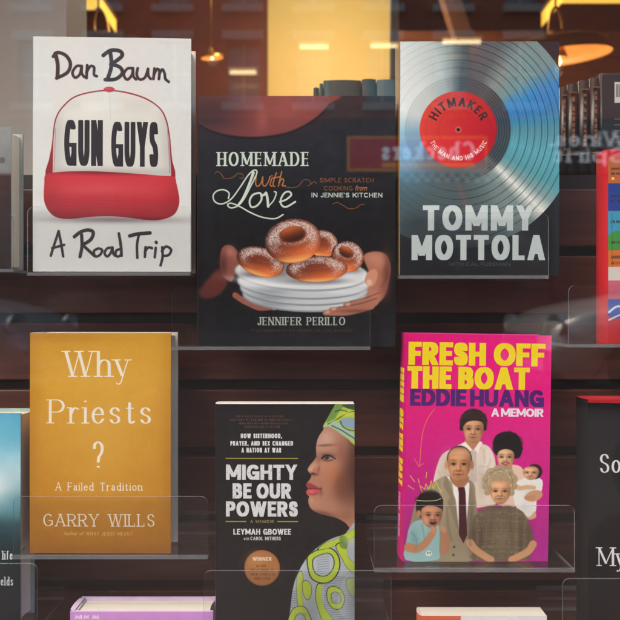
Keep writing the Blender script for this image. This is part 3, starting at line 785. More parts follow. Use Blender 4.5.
def cover_profile():
    c = Canvas(216, 404, 355, 628, 4, (31, 28, 31))
    c.noise(1.6, 4); c.noise(1.2, 1)
    wt = (222, 222, 222)
    for k, (xa, xb) in enumerate(((236, 284), (230, 292), (239, 289), (245, 280))):
        tiny(c, xa, xb, 416.3 + k * 3.5, 1.9, (104, 76, 66))
    kw = dict(pw=.24, ph=.2, p=4, track=.09, col=wt)
    c.text('HOW SISTERHOOD,', 240.8, 438.2, 4.7, fit=41.5, **kw)
    c.text('PRAYER, AND SEX CHANGED', 230.4, 445.6, 4.7, fit=63, **kw)
    c.text('A NATION AT WAR', 241.5, 452.4, 4.7, fit=40, **kw)
    yl = (172, 160, 62)
    c.stroke([(226, 458.3), (298, 458.3)], .5, yl)
    c.text('MIGHTY', 226, 479.8, 15.2, pw=.25, ph=.21, p=4, fit=71.6, track=.06, col=(216, 218, 220))
    c.text('BE OUR', 232.6, 498.4, 15.2, pw=.25, ph=.21, p=4, fit=59, track=.06, col=(216, 218, 220), space=.2)
    c.text('POWERS', 226, 516.4, 15.2, pw=.25, ph=.21, p=4, fit=72.3, track=.06, col=(216, 218, 220))
    # worn edges in the big letters
    for _ in range(700):
        c.blob(random.uniform(225, 299), random.uniform(463, 518), random.uniform(.15, .5), random.uniform(.15, .5), (60, 58, 64), random.uniform(.15, .55))
    c.stroke([(226, 521.3), (246, 521.3)], .5, yl); c.stroke([(278, 521.3), (298, 521.3)], .5, yl)
    c.text('A MEMOIR', 250.5, 522.8, 3.0, pw=.16, fit=23.5, track=.3, col=(150, 140, 80))
    c.text('LEYMAH GBOWEE', 233.4, 534.4, 5.8, pw=.23, ph=.18, p=4, fit=58, track=.08, col=wt)
    c.text('with', 243.8, 540, 3.2, pw=.16, fit=5.6, track=.1, col=(180, 180, 180))
    c.text('CAROL MITHERS', 250.6, 540, 3.6, pw=.22, ph=.18, p=4, fit=30.5, track=.1, col=(200, 200, 200))
    c.ell(262.3, 567.6, 17.9, 17.9, (150, 96, 56), soft=.4); c.ell(262.3, 567.6, 16.6, 16.6, (168, 110, 64), soft=.4); c.blob(256, 560, 9, 8, (196, 140, 90), .5)
    c.text('WINNER', 252.8, 560.6, 3.9, pw=.2, fit=19, track=.14, col=(226, 206, 180))
    for k, hw in enumerate((6, 13, 12, 8)): tiny(c, 262.3 - hw, 262.3 + hw, 565.6 + 4.2 * k, 2.4, (120, 74, 40))
    # ---- the woman in profile
    c.T = zt(285, 430, 6.893)
    face = sm([(300, -60), (265, 0), (238, 40), (222, 80), (216, 125), (218, 165), (214, 190), (196, 216), (172, 244), (159, 266), (160, 282), (172, 296), (184, 308), (180, 326), (170, 344), (154, 362), (149, 378), (158, 398), (164, 404), (150, 418), (149, 434), (160, 450), (168, 458), (163, 476), (163, 500), (174, 530), (198, 554), (240, 574), (300, 590), (360, 606), (420, 640), (500, 700), (520, 300), (500, -60)], 5).tolist()
    c.poly(face, (176, 122, 98), soft=.6)
    c.mask_poly(face)
    c.blob(285, 60, 70, 70, (206, 164, 144), .9); c.blob(245, 100, 30, 50, (198, 152, 132), .7); c.blob(262, 250, 40, 40, (190, 136, 112), .6)
    c.blob(330, 230, 90, 60, (196, 136, 108), .75); c.blob(340, 310, 70, 70, (192, 116, 78), .75); c.blob(395, 150, 40, 90, (150, 96, 78), .6)
    c.blob(480, 330, 80, 170, (66, 38, 33), .95); c.blob(425, 345, 45, 70, (110, 62, 46), .55); c.blob(480, 170, 46, 170, (84, 50, 42), .8); c.blob(400, 420, 70, 90, (110, 66, 50), .75); c.blob(380, 350, 30, 50, (120, 70, 50), .5, 20)
    c.blob(215, 500, 46, 44, (192, 140, 112), .6); c.blob(185, 480, 16, 24, (208, 160, 134), .6); c.blob(300, 520, 60, 40, (176, 124, 98), .6); c.blob(270, 575, 90, 18, (112, 70, 56), .8, 12); c.blob(420, 590, 60, 40, (140, 92, 72), .6)
    c.blob(250, 425, 14, 34, (120, 72, 58), .55); c.blob(205, 345, 22, 16, (176, 124, 104), .6)
    # nose
    c.blob(196, 255, 30, 24, (212, 168, 148), .8, -40); c.blob(215, 275, 22, 22, (176, 104, 84), .75); c.blob(206, 305, 24, 9, (96, 50, 42), .85); c.blob(236, 270, 7, 24, (120, 70, 58), .7, 10); c.blob(178, 272, 12, 10, (222, 180, 160), .7); c.ell(192, 298, 9, 4, (56, 26, 24), soft=1.0)
    c.blob(235, 205, 16, 26, (140, 90, 74), .6)
    # brow and eye
    c.blob(292, 104, 60, 9, (112, 76, 66), .75, -2); c.blob(258, 108, 22, 6, (100, 66, 58), .5)
    c.blob(300, 170, 60, 18, (120, 78, 70), .6, 4); c.blob(300, 200, 56, 18, (138, 92, 80), .5)
    c.poly([(264, 192), (276, 182), (298, 178), (320, 186), (334, 198), (308, 205), (282, 204)], (146, 128, 124), smooth=4, soft=.6)
    c.ell(290, 191, 15, 13, (44, 32, 32), soft=.7); c.ell(285, 187, 2.6, 2.6, (190, 190, 194), soft=.4); c.blob(300, 174, 40, 9, (84, 52, 48), .7, 6)
    c.stroke([(258, 194), (272, 181), (298, 175), (326, 183), (350, 199)], 1.1, (34, 22, 24), .4, smooth=5, soft=.5); c.stroke([(268, 206), (296, 214), (332, 204)], .45, (66, 40, 38), smooth=5, al=.8, soft=.5)
    c.blob(218, 184, 10, 8, (84, 56, 50), .6)
    # lips
    c.poly([(150, 372), (158, 360), (178, 366), (200, 376), (226, 392), (244, 404), (206, 404), (166, 404)], (158, 58, 64), smooth=4, soft=.7)
    c.poly([(160, 406), (200, 404), (242, 406), (226, 428), (200, 446), (170, 450), (150, 436), (150, 418)], (190, 78, 84), smooth=4, soft=.7)
    c.stroke([(162, 404), (198, 402), (246, 406)], .4, (96, 26, 36), smooth=4, soft=.4); c.blob(185, 424, 22, 9, (232, 130, 134), .7); c.blob(215, 440, 26, 8, (150, 50, 58), .6, -20)
    c.blob(250, 405, 7, 8, (90, 44, 40), .7)
    c.mask = None
    c.T = zt(200, 390, 2.696)
    i_, k_ = int((300 - 216) * 4), int((425 - 404) * 4)
    c.a[k_:, i_:] += RNG.normal(0, 2.2, c.a[k_:, i_:].shape[:2]).astype(np.float32)[..., None]
    # head wrap
    lime, teal = (178, 196, 62), (122, 158, 128)
    c.poly([(332, 100), (346, 74), (362, 46), (372, 38), (425, 38), (425, 145), (400, 132), (372, 112), (348, 98)], lime, smooth=3, soft=.6)
    c.poly([(342, 84), (360, 50), (372, 38), (392, 38), (374, 62), (356, 90)], (112, 148, 72), smooth=3, soft=.6)
    c.poly([(334, 100), (352, 84), (372, 88), (394, 104), (425, 122), (425, 140), (396, 128), (370, 110), (348, 98)], (160, 190, 168), smooth=3, soft=.6)
    c.poly([(374, 86), (396, 74), (425, 80), (425, 104), (398, 102)], (140, 164, 178), smooth=3, soft=.6)
    c.poly([(384, 40), (400, 50), (425, 54), (425, 38)], (60, 76, 62), smooth=2, soft=.6)
    for q in ([(346, 92), (372, 78), (400, 62), (425, 56)], [(356, 96), (382, 108), (404, 122), (420, 132)], [(380, 84), (386, 98), (404, 108), (425, 110)], [(366, 58), (380, 54), (398, 58)]):
        c.stroke(q, .55, (52, 62, 40), smooth=5, al=.8)
    c.blob(398, 64, 16, 6, (212, 226, 96), .7, -10); c.blob(360, 84, 10, 4, (206, 226, 130), .6, -30)
    # patterned dress
    P = [(238, 625), (244, 590), (252, 530), (268, 486), (292, 448), (322, 420), (356, 400), (392, 388), (425, 372), (425, 640), (238, 640)]
    c.poly(P, (168, 176, 184), smooth=3, soft=.5)
    c.mask_poly(P, 3)
    def hatch(x0, y0, x1, y1, n, sl):
        for k in range(n):
            y_ = y0 + (y1 - y0) * k / n
            c.stroke([(x0, y_), ((x0 + x1) / 2, y_ + sl * .6), (x1, y_ + sl)], .26, (92, 100, 112), smooth=3, al=.8, soft=.25)
    hatch(336, 500, 420, 626, 26, 6); hatch(300, 438, 372, 500, 14, -8); hatch(240, 540, 262, 590, 8, 3)
    dk = (40, 50, 38)
    def leaf(q, hole=None):
        c.poly(q, dk, smooth=5, soft=.4)
        m_ = np.mean(np.array(q, float), 0)
        c.poly([(m_[0] + (x_ - m_[0]) * .93, m_[1] + (y_ - m_[1]) * .95) for x_, y_ in q], lime, smooth=5, soft=.4)
        if hole:
            c.poly(hole, dk, smooth=5, soft=.4)
            m_ = np.mean(np.array(hole, float), 0)
            h2 = [(m_[0] + (x_ - m_[0]) * .92, m_[1] + (y_ - m_[1]) * .94) for x_, y_ in hole]
            c.poly(h2, (176, 184, 192), smooth=5, soft=.4)
            for k in range(9):
                y_ = min(q_[1] for q_ in hole) + (k + 1) * (max(q_[1] for q_ in hole) - min(q_[1] for q_ in hole)) / 10
                c.stroke([(m_[0] - 16, y_ + 2), (m_[0] + 16, y_ - 2)], .25, (100, 108, 118), al=.7)
    leaf([(288, 452), (304, 436), (318, 430), (350, 424), (372, 440), (380, 470), (370, 500), (346, 520), (316, 518), (296, 500)],
         [(304, 458), (318, 446), (346, 438), (362, 452), (362, 478), (344, 500), (320, 500), (306, 484)])
    leaf([(316, 430), (336, 412), (366, 402), (398, 384), (425, 372), (425, 392), (396, 404), (368, 418), (340, 428)])
    leaf([(366, 420), (384, 410), (398, 428), (402, 452), (425, 474), (425, 500), (400, 482), (384, 456)])
    leaf([(262, 500), (274, 486), (280, 510), (276, 550), (282, 588), (270, 600), (262, 560)])
    leaf([(316, 524), (330, 522), (328, 556), (340, 592), (366, 630), (340, 640), (322, 600), (312, 560)])
    leaf([(344, 536), (362, 528), (384, 540), (392, 566), (380, 590), (358, 588), (344, 566)], [(356, 548), (368, 544), (380, 556), (380, 572), (366, 576), (356, 564)])
    leaf([(396, 512), (410, 506), (425, 512), (425, 560), (408, 552), (398, 534)])
    leaf([(276, 520), (288, 512), (300, 524), (302, 548), (292, 566), (280, 552)])
    leaf([(238, 640), (242, 604), (256, 586), (278, 582), (294, 598), (302, 640)], [(254, 640), (258, 612), (272, 600), (284, 612), (288, 640)])
    c.poly([(388, 510), (425, 500), (425, 626), (396, 620), (372, 580)], (196, 202, 208), smooth=4, soft=1, al=.35)
    c.poly([(380, 392), (400, 400), (396, 428), (378, 420)], (96, 128, 62), smooth=3, soft=.8, al=.8)
    c.blob(404, 400, 14, 12, (196, 216, 96), .6); c.blob(420, 560, 22, 90, (92, 100, 108), .5); c.blob(268, 500, 10, 40, (206, 210, 216), .4, 25); c.blob(300, 600, 30, 60, (90, 96, 96), .35)
    c.mask = None
    return c

def face(c, cx, cy_, a, b, skin, mood=0, old=0, look=0, eye=1.0):
    lt = [min(255, v * 1.13) for v in skin]; dk = [skin[0] * .68, skin[1] * .60, skin[2] * .56]; dd = [v * .4 for v in skin]
    out = [(cx + a * x_, cy_ + b * y_) for x_, y_ in ((-.98, -.2), (-.9, -.62), (-.5, -.95), (0, -1.02), (.5, -.95), (.9, -.62), (.98, -.2), (.93, .2), (.74, .62), (.38, .92), (0, 1.0), (-.38, .92), (-.74, .62), (-.93, .2))]
    c.poly(out, skin, smooth=4, soft=.45)
    old_mask = c.mask; c.mask_poly(out, 4)
    c.blob(cx - a * .25, cy_ - b * .5, a * .6, b * .3, lt, .8); c.blob(cx - a * .5, cy_ + b * .2, a * .35, b * .28, lt, .7); c.blob(cx + a * .32, cy_ + b * .18, a * .25, b * .2, lt, .35)
    c.blob(cx + a * .95, cy_ + b * .1, a * .42, b * .9, dk, .8); c.blob(cx - a * 1.02, cy_ + b * .1, a * .22, b * .8, dk, .6); c.blob(cx + a * .2, cy_ + b * 1.0, a * .8, b * .26, dk, .7)
    c.blob(cx, cy_ - b * .98, a, b * .2, dk, .5)
    ex = a * .45
    for s_ in (-1, 1):
        X0 = cx + s_ * ex + look
        c.blob(X0, cy_ - b * .10, a * .30, b * .12, dk, .75)
        c.blob(X0, cy_ - b * .27, a * .26, b * .045, dd if not old else dk, .75)
        c.ell(X0, cy_ - b * .05, a * .21, b * .05, dd, al=.9, soft=.5); c.ell(X0 - s_ * a * .02, cy_ - b * .04, a * .1, b * .055, (30, 20, 22), soft=.4)
        c.blob(X0, cy_ + b * .06, a * .2, b * .05, dk, .35)
        c.blob(cx + s_ * a * .42 + look, cy_ + b * .5, a * .1, b * .2, dk, .45 if old else .2)
    c.blob(cx + a * .12 + look, cy_ + b * .14, a * .12, b * .24, dk, .6); c.blob(cx - a * .04 + look, cy_ + b * .12, a * .09, b * .24, lt, .8); c.blob(cx + look, cy_ + b * .28, a * .12, b * .07, lt, .6)
    c.blob(cx + look, cy_ + b * .36, a * .3, b * .06, [v * .55 for v in skin], .8); c.blob(cx - a * .17 + look, cy_ + b * .31, a * .1, b * .07, dk, .5); c.blob(cx + a * .19 + look, cy_ + b * .31, a * .1, b * .07, dk, .7)
    if mood == 2:
        c.ell(cx + look, cy_ + b * .57, a * .33, b * .2, (88, 26, 30), soft=.6); c.blob(cx + look, cy_ + b * .45, a * .22, b * .05, (226, 216, 206), .8)
    else:
        lip = (176, 58, 58) if mood == 1 else [skin[0] * .74, skin[1] * .5, skin[2] * .48]
        c.blob(cx + look, cy_ + b * .57, a * .32, b * .06, lip, .95); c.blob(cx + look, cy_ + b * .55, a * .34, b * .02, dd, .75); c.blob(cx + look, cy_ + b * .7, a * .25, b * .05, dk, .5)
    c.mask = old_mask

def photo_soften(c, y_from, sig, grain):
    k_ = int((y_from - c.y0) * c.S)
    w_ = np.exp(-.5 * (np.arange(-4, 5) / sig) ** 2); w_ /= w_.sum()
    z = c.a[k_:]
    p_ = np.pad(z, ((4, 4), (0, 0), (0, 0)), 'edge'); z = sum(w_[i] * p_[i:i + z.shape[0]] for i in range(9))
    p_ = np.pad(z, ((0, 0), (4, 4), (0, 0)), 'edge'); z = sum(w_[i] * p_[:, i:i + z.shape[1]] for i in range(9))
    m_ = z.mean(2, keepdims=True)
    z = z + (m_ - 120) * .10
    z += RNG.normal(0, grain, z.shape[:2]).astype(np.float32)[..., None]
    c.a[k_:] = z

def cover_family():
    c = Canvas(403, 334, 549, 567, 4, (214, 24, 124))
    X, Y = c.grid()[4:6]
    t = np.clip((Y - 400) / 160, 0, 1)[..., None]; u = np.clip((X - 403) / 146, 0, 1)[..., None]
    c.a[:] = np.array((226, 20, 122), np.float32) * (1 - t) + np.array((176, 22, 138), np.float32) * t + 8 * u
    c.noise(1.6, 3); c.noise(1.2, 1)
    ye, pu = (244, 216, 34), (78, 30, 112)
    for s_, x, y, h, f in (('FRESH', 404.3, 366.0, 23.5, 78), ('OFF', 490.2, 366.0, 23.5, 52.8), ('THE', 403.6, 390.2, 22.9, 44.4), ('BOAT', 454.6, 390.2, 22.9, 72.6)):
        c.text(s_, x, y, h, pw=.285, ph=.215, p=4, fit=f, track=.03, col=ye)
    c.text('EDDIE', 406.7, 407.8, 17.3, pw=.265, ph=.22, p=4, fit=56.5, track=.035, col=pu)
    c.text('HUANG', 466.8, 407.8, 17.3, pw=.265, ph=.22, p=4, fit=75.4, track=.035, col=pu)
    c.text('A MEMOIR', 488.3, 418, 8.6, pw=.26, ph=.21, p=4, fit=53.6, track=.02, col=(238, 226, 236), space=.16)
    c.T = zt(395, 400, 3.875)
    q = 1 / 3.875
    sk, sk2 = (206, 150, 112), (214, 168, 128)
    # tall man at the back
    c.poly([(138, 345), (150, 280), (172, 222), (215, 196), (250, 178), (330, 178), (366, 204), (384, 270), (384, 420), (138, 420)], (222, 204, 188), smooth=3, soft=.4)
    c.blob(190, 300, 30, 80, (190, 170, 156), .6); c.blob(350, 260, 20, 60, (236, 222, 208), .6); c.blob(330, 330, 16, 60, (180, 158, 144), .6)
    c.poly([(262, 160), (320, 160), (322, 196), (295, 222), (262, 194)], (184, 128, 94), smooth=2, soft=.5)
    c.poly([(246, 178), (262, 170), (292, 204), (270, 214)], (238, 226, 216), soft=.4); c.poly([(330, 172), (318, 168), (294, 204), (312, 216)], (238, 226, 216), soft=.4)
    c.poly([(286, 204), (304, 204), (312, 330), (278, 330)], (196, 182, 172), soft=.4)
    c.poly([(240, 108), (244, 74), (262, 50), (290, 40), (322, 48), (344, 76), (344, 106), (336, 126), (248, 126)], (44, 30, 30), smooth=4, soft=.5)
    face(c, 293, 122, 41, 54, sk)
    c.poly([(250, 112), (256, 76), (292, 66), (330, 78), (337, 112), (326, 92), (300, 86), (268, 92)], (46, 32, 32), smooth=4, soft=.5)
    # woman
    c.poly([(352, 300), (376, 272), (402, 262), (468, 262), (496, 288), (506, 340), (500, 410), (420, 430), (360, 380)], (226, 190, 172), smooth=3, soft=.4)
    c.poly([(372, 190), (376, 154), (400, 134), (434, 130), (466, 142), (484, 176), (484, 214), (462, 236), (386, 222)], (30, 22, 28), smooth=4, soft=.5)
    c.poly([(404, 250), (440, 250), (448, 276), (420, 290), (396, 276)], (196, 142, 108), smooth=2, soft=.5)
    face(c, 421, 232, 35, 44, sk2, 1)
    c.blob(421, 256, 11, 3, (236, 224, 216), .7); c.stroke([(407, 254), (421, 262), (435, 254)], .5, (168, 52, 54), smooth=4, al=.9, soft=.4); c.stroke([(407, 254), (421, 253), (435, 254)], .4, (150, 44, 48), smooth=4, al=.9, soft=.4)
    c.poly([(384, 222), (388, 192), (424, 182), (456, 196), (460, 228), (448, 206), (420, 198), (396, 206)], (32, 24, 30), smooth=4, soft=.5)
    # baby
    c.poly([(452, 352), (486, 318), (530, 308), (568, 322), (566, 366), (548, 400), (545, 446), (520, 476), (488, 452), (462, 420)], (228, 224, 218), smooth=4, soft=.4)
    c.blob(520, 380, 20, 30, (196, 194, 190), .7); c.blob(500, 430, 16, 20, (206, 200, 196), .6)
    c.stroke([(462, 346), (480, 354), (508, 350), (536, 352)], 2.6, sk2, 2.0, smooth=4, soft=.5)
    c.ell(536, 288, 32, 30, (52, 34, 30), soft=.5); face(c, 522, 294, 32, 27, (218, 166, 130), 0, 0, -1)
    c.poly([(496, 394), (520, 368), (552, 362), (570, 374), (562, 396), (528, 408)], sk, smooth=4, soft=.5)
    for k in range(3): c.stroke([(500 + 4 * k, 390 + 5 * k), (540, 384 + 7 * k)], .3, (150, 96, 70), al=.6)
    c.poly([(494, 456), (520, 470), (540, 446), (546, 470), (518, 480)], sk2, smooth=3, soft=.5)
    # older man
    c.poly([(52, 640), (60, 470), (84, 392), (132, 340), (196, 304), (286, 324), (306, 392), (306, 640)], (158, 142, 114), smooth=3, soft=.4)
    c.blob(100, 470, 30, 90, (128, 112, 92), .6); c.blob(180, 420, 24, 70, (176, 160, 130), .6); c.blob(292, 480, 14, 110, (110, 94, 78), .7)
    c.poly([(190, 306), (214, 336), (238, 520), (262, 560), (282, 470), (282, 340), (270, 318)], (232, 226, 222), soft=.4)
    c.poly([(190, 306), (176, 340), (206, 390), (196, 410), (246, 540), (228, 400)], (142, 126, 100), soft=.5)
    c.poly([(282, 330), (296, 372), (284, 400), (296, 420), (268, 540), (278, 420)], (140, 122, 98), soft=.5)
    c.poly([(206, 300), (272, 300), (276, 330), (246, 356), (212, 332)], (170, 112, 82), smooth=2, soft=.5)
    c.poly([(236, 352), (262, 350), (266, 372), (276, 540), (262, 574), (244, 540), (240, 372)], (74, 28, 38), soft=.4)
    c.ell(240, 240, 49, 54, (62, 46, 40), soft=.5)
    c.ell(190, 262, 7, 18, sk, soft=.5); c.ell(290, 262, 7, 18, (176, 120, 88), soft=.5)
    face(c, 240, 262, 46, 68, (206, 146, 104), 0, 1, -2, 1.2)
    for yy in (206, 214, 222): c.stroke([(214, yy + 3), (238, yy), (264, yy + 4)], .35, (168, 112, 78), smooth=3, al=.5, soft=.7)
    c.blob(240, 212, 30, 14, (222, 168, 128), .8)
    # older woman
    dress = [(282, 566), (286, 520), (298, 476), (316, 448), (342, 434), (372, 424), (402, 430), (436, 424), (470, 434), (498, 454), (516, 488), (530, 530), (540, 572), (520, 596), (512, 640), (300, 640), (304, 600)]
    c.poly(dress, (122, 104, 80), smooth=3, soft=.5)
    c.mask_poly(dress, 3)
    for k in range(26):
        c.stroke([(280 + k * 10.6, 430), (286 + k * 10.2 + random.uniform(-3, 3), 640)], random.uniform(.15, .4), random.choice(((80, 66, 54), (164, 148, 120), (96, 80, 64))), al=.4, soft=.5)
    for k in range(20):
        c.stroke([(280, 448 + k * 10.4), (405, 440 + k * 10.4), (540, 452 + k * 10.4)], random.uniform(.15, .4), random.choice(((80, 66, 54), (160, 144, 116), (100, 84, 66))), al=.4, soft=.5, smooth=3)
    for _ in range(500): c.blob(random.uniform(284, 540), random.uniform(424, 640), random.uniform(1, 4), random.uniform(1, 5), random.choice(((76, 62, 50), (168, 152, 126), (110, 92, 72))), random.uniform(.15, .45))
    c.blob(330, 560, 10, 70, (78, 64, 52), .55); c.blob(488, 560, 10, 70, (80, 64, 52), .55); c.blob(408, 560, 30, 60, (140, 122, 96), .4); c.blob(370, 500, 8, 60, (90, 76, 60), .35, 8); c.blob(446, 510, 8, 60, (90, 76, 60), .35, -8)
    c.mask = None
    c.blob(300, 560, 14, 60, (84, 70, 58), .6); c.blob(520, 560, 16, 60, (86, 72, 58), .6); c.blob(400, 430, 36, 10, (88, 74, 62), .6)
    hair = (172, 150, 116)
    for (hx, hy, hr) in ((352, 320, 22), (366, 298, 24), (398, 288, 28), (430, 296, 24), (448, 318, 22), (346, 346, 16), (452, 346, 17), (352, 370, 13), (446, 372, 13)):
        c.ell(hx, hy, hr, hr, hair, soft=.6); c.blob(hx - 4, hy - 6, hr * .5, hr * .4, (196, 176, 142), .6)
    c.ell(400, 330, 46, 40, hair, soft=.6)
    face(c, 402, 368, 42, 50, (216, 164, 122), 0, 1, 0, 1.1)
    for _ in range(60): c.blob(random.uniform(348, 452), random.uniform(278, 330), 3, 2, random.choice(((150, 126, 92), (220, 200, 168))), .4)
    for q_ in ([(288, 572), (306, 596), (336, 618), (372, 640)], [(536, 578), (520, 604), (490, 622), (452, 640)]):
        c.stroke(q_, 4.0, (206, 150, 108), 3.4, smooth=4, soft=.5)
    # boy in front
    c.poly([(38, 640), (42, 560), (52, 508), (84, 482), (140, 486), (166, 510), (168, 600), (160, 640)], (150, 190, 190), smooth=3, soft=.4)
    c.blob(70, 560, 18, 40, (116, 156, 160), .6); c.blob(130, 540, 14, 30, (182, 214, 210), .6)
    c.poly([(76, 440), (78, 400), (98, 374), (130, 368), (162, 376), (178, 404), (178, 450), (160, 470), (90, 470)], (34, 26, 28), smooth=4, soft=.5)
    c.ell(86, 456, 9, 14, (190, 130, 96), soft=.5)
    face(c, 136, 464, 42, 48, (200, 140, 104), 2, 0, 6)
    c.blob(118, 486, 12, 10, (226, 160, 124), .7); c.stroke([(120, 470), (128, 476), (126, 486)], .5, (150, 92, 68), smooth=3, al=.6, soft=.6)
    c.poly([(86, 440), (90, 404), (130, 392), (172, 406), (176, 436), (150, 426), (118, 424)], (36, 28, 30), smooth=4, soft=.5)
    c.stroke([(50, 590), (80, 596), (110, 578), (138, 540), (146, 520)], 4.6, (198, 136, 98), 3.0, smooth=4, soft=.5)
    c.stroke([(190, 600), (192, 560), (184, 524)], 4.2, (186, 126, 92), 2.8, smooth=4, soft=.5)
    for (fx, fy) in ((140, 516), (148, 522), (178, 514), (186, 520)): c.ell(fx, fy, 8, 11, (206, 146, 108), soft=.5)
    c.ell(128, 614, 12, 11, (226, 226, 222), soft=.4); c.ell(124, 612, 2, 3, (40, 40, 40)); c.ell(133, 612, 2, 3, (40, 40, 40))
    def strands(cx_, cy0, a_, b_, n, cols, t0=180, t1=360, ln=.28):
        for _ in range(n):
            th = R(random.uniform(t0, t1)); rr = random.uniform(.75, 1.04)
            x_, y_ = cx_ + a_ * rr * math.cos(th), cy0 + b_ * rr * math.sin(th)
            dx_, dy_ = -math.sin(th) * a_ * ln, math.cos(th) * b_ * ln
            sg = random.choice((-1, 1))
            c.stroke([(x_, y_), (x_ + sg * dx_ * .6, y_ + sg * dy_ * .6 - 2), (x_ + sg * dx_, y_ + sg * dy_ + 3)], random.uniform(.12, .3), random.choice(cols), smooth=3, al=random.uniform(.35, .8), soft=.3)
    bl = ((24, 16, 18), (70, 50, 44), (48, 34, 32), (92, 68, 58))
    strands(293, 100, 54, 62, 90, bl); strands(429, 188, 60, 58, 90, ((14, 10, 14), (60, 48, 50), (40, 30, 34)), 150, 390); strands(126, 416, 54, 52, 70, bl)
    strands(400, 330, 56, 50, 150, ((140, 116, 84), (222, 204, 172), (170, 146, 110), (120, 98, 70)), 150, 390, .3)
    # jacket buttons, pocket, shirt folds
    for (x_, y_) in ((226, 588), (224, 620)): c.ell(x_, y_, 5, 5, (88, 74, 58), soft=.4)
    c.stroke([(316, 268), (350, 268), (350, 300), (316, 300), (316, 268)], .3, (180, 160, 146), al=.7)
    for q_ in ([(160, 290), (176, 330), (170, 380)], [(362, 240), (352, 290), (366, 340)], [(334, 200), (340, 250)]): c.stroke(q_, .9, (186, 166, 152), smooth=4, al=.5, soft=1.2)
    for q_ in ([(196, 430), (200, 500), (214, 560)], [(292, 420), (286, 500), (290, 580)]): c.stroke(q_, 1.0, (112, 98, 78), smooth=4, al=.5, soft=1.4)
    for q_ in ([(60, 530), (80, 560), (78, 600)], [(130, 500), (120, 540)], [(100, 500), (112, 560)]): c.stroke(q_, .8, (108, 150, 154), smooth=4, al=.6, soft=1.0)
    photo_soften(c, 421, 1.2, 4.0)
    # drawn crown and arrow
    cr = (214, 206, 60)
    c.stroke([(78, 404), (110, 406), (150, 404), (170, 396)], .42, (196, 200, 150), smooth=4)
    c.stroke([(96, 366), (88, 344), (108, 360), (112, 338), (124, 360), (132, 326), (140, 358), (152, 330), (160, 352), (172, 370)], .35, cr)
    for (xa, ya, xb, yb) in ((44, 346, 66, 360), (50, 306, 68, 330), (82, 318, 86, 336), (114, 292, 112, 316)): c.stroke([(xa, ya), (xb, yb)], .35, cr)
    ar = (226, 120, 84)
    c.stroke([(140, 42), (112, 86), (94, 150), (86, 266)], .42, ar, smooth=6); c.stroke([(66, 240), (84, 270), (100, 258)], .42, ar)
    c.T = lambda x, y: (x, y)
    c.stroke([(395, 506.5), (560, 506.5)], .01, (255, 255, 255), al=.0)
    return c

def vertical_spine(words, W, H, bgc, specs):
    """lettering running down a spine, drawn lying down and then turned"""
    c = Canvas(0, 0, H, W, 3, bgc)
    for (t, x, y, h, f, col) in specs:
        c.text(t, x, y, h, pw=.27, ph=.21, p=4, fit=f, track=.04, col=col)
    c.noise(1.2, 2)
    c.a = np.ascontiguousarray(np.rot90(c.a, -1)); c.H, c.W = c.a.shape[:2]
    return c

def cover_blue():
    c = Canvas(-118, 414, 21, 632, 3, (90, 160, 190))
    c.vgrad([(414, (92, 172, 206)), (440, (112, 188, 214)), (470, (176, 214, 228)), (492, (206, 226, 232)), (510, (120, 168, 176)), (528, (36, 72, 80)), (560, (20, 36, 44)), (632, (16, 22, 30))])
    c.noise(4, 14); c.noise(2, 5)
    c.blob(18, 500, 16, 20, (58, 120, 140), .6); c.blob(-20, 488, 40, 14, (228, 238, 240), .6)
    kw = dict(p=2, pw=.13, ph=.07, thin=.07, col=(224, 230, 232), align='r', track=.1, serif=.06)
    c.text('life', 13.4, 563, 9, xs=.66, **kw)
    c.text('elds', 13.8, 589.5, 9, xs=.66, **kw)
    return c

def cover_dark():
    c = Canvas(588, 399, 730, 640, 3, (26, 26, 30))
    c.vgrad([(399, (20, 18, 20)), (420, (34, 33, 36)), (500, (37, 36, 39)), (560, (25, 24, 26)), (640, (22, 21, 23))])
    c.poly([(590, 545), (604, 520), (622, 512), (618, 490), (612, 460), (626, 436), (660, 426), (690, 440), (700, 480), (690, 515), (722, 540), (722, 640), (590, 640)], (20, 19, 23), smooth=4, soft=4)
    c.poly([(578, 396), (724, 396), (724, 405), (578, 402)], (176, 34, 44), soft=.4)
    kw = dict(p=2, pw=.13, ph=.06, thin=.06, col=(222, 222, 224), serif=.09)
    c.text('So', 599.5, 473, 19, xs=.9, track=.1, **kw)
    c.text('My', 597.5, 567, 19, xs=.95, track=.08, **kw)
    c.ell(617, 572, 1.0, 1.0, (190, 190, 192), soft=.4)
    c.noise(1.2, 2)
    return c

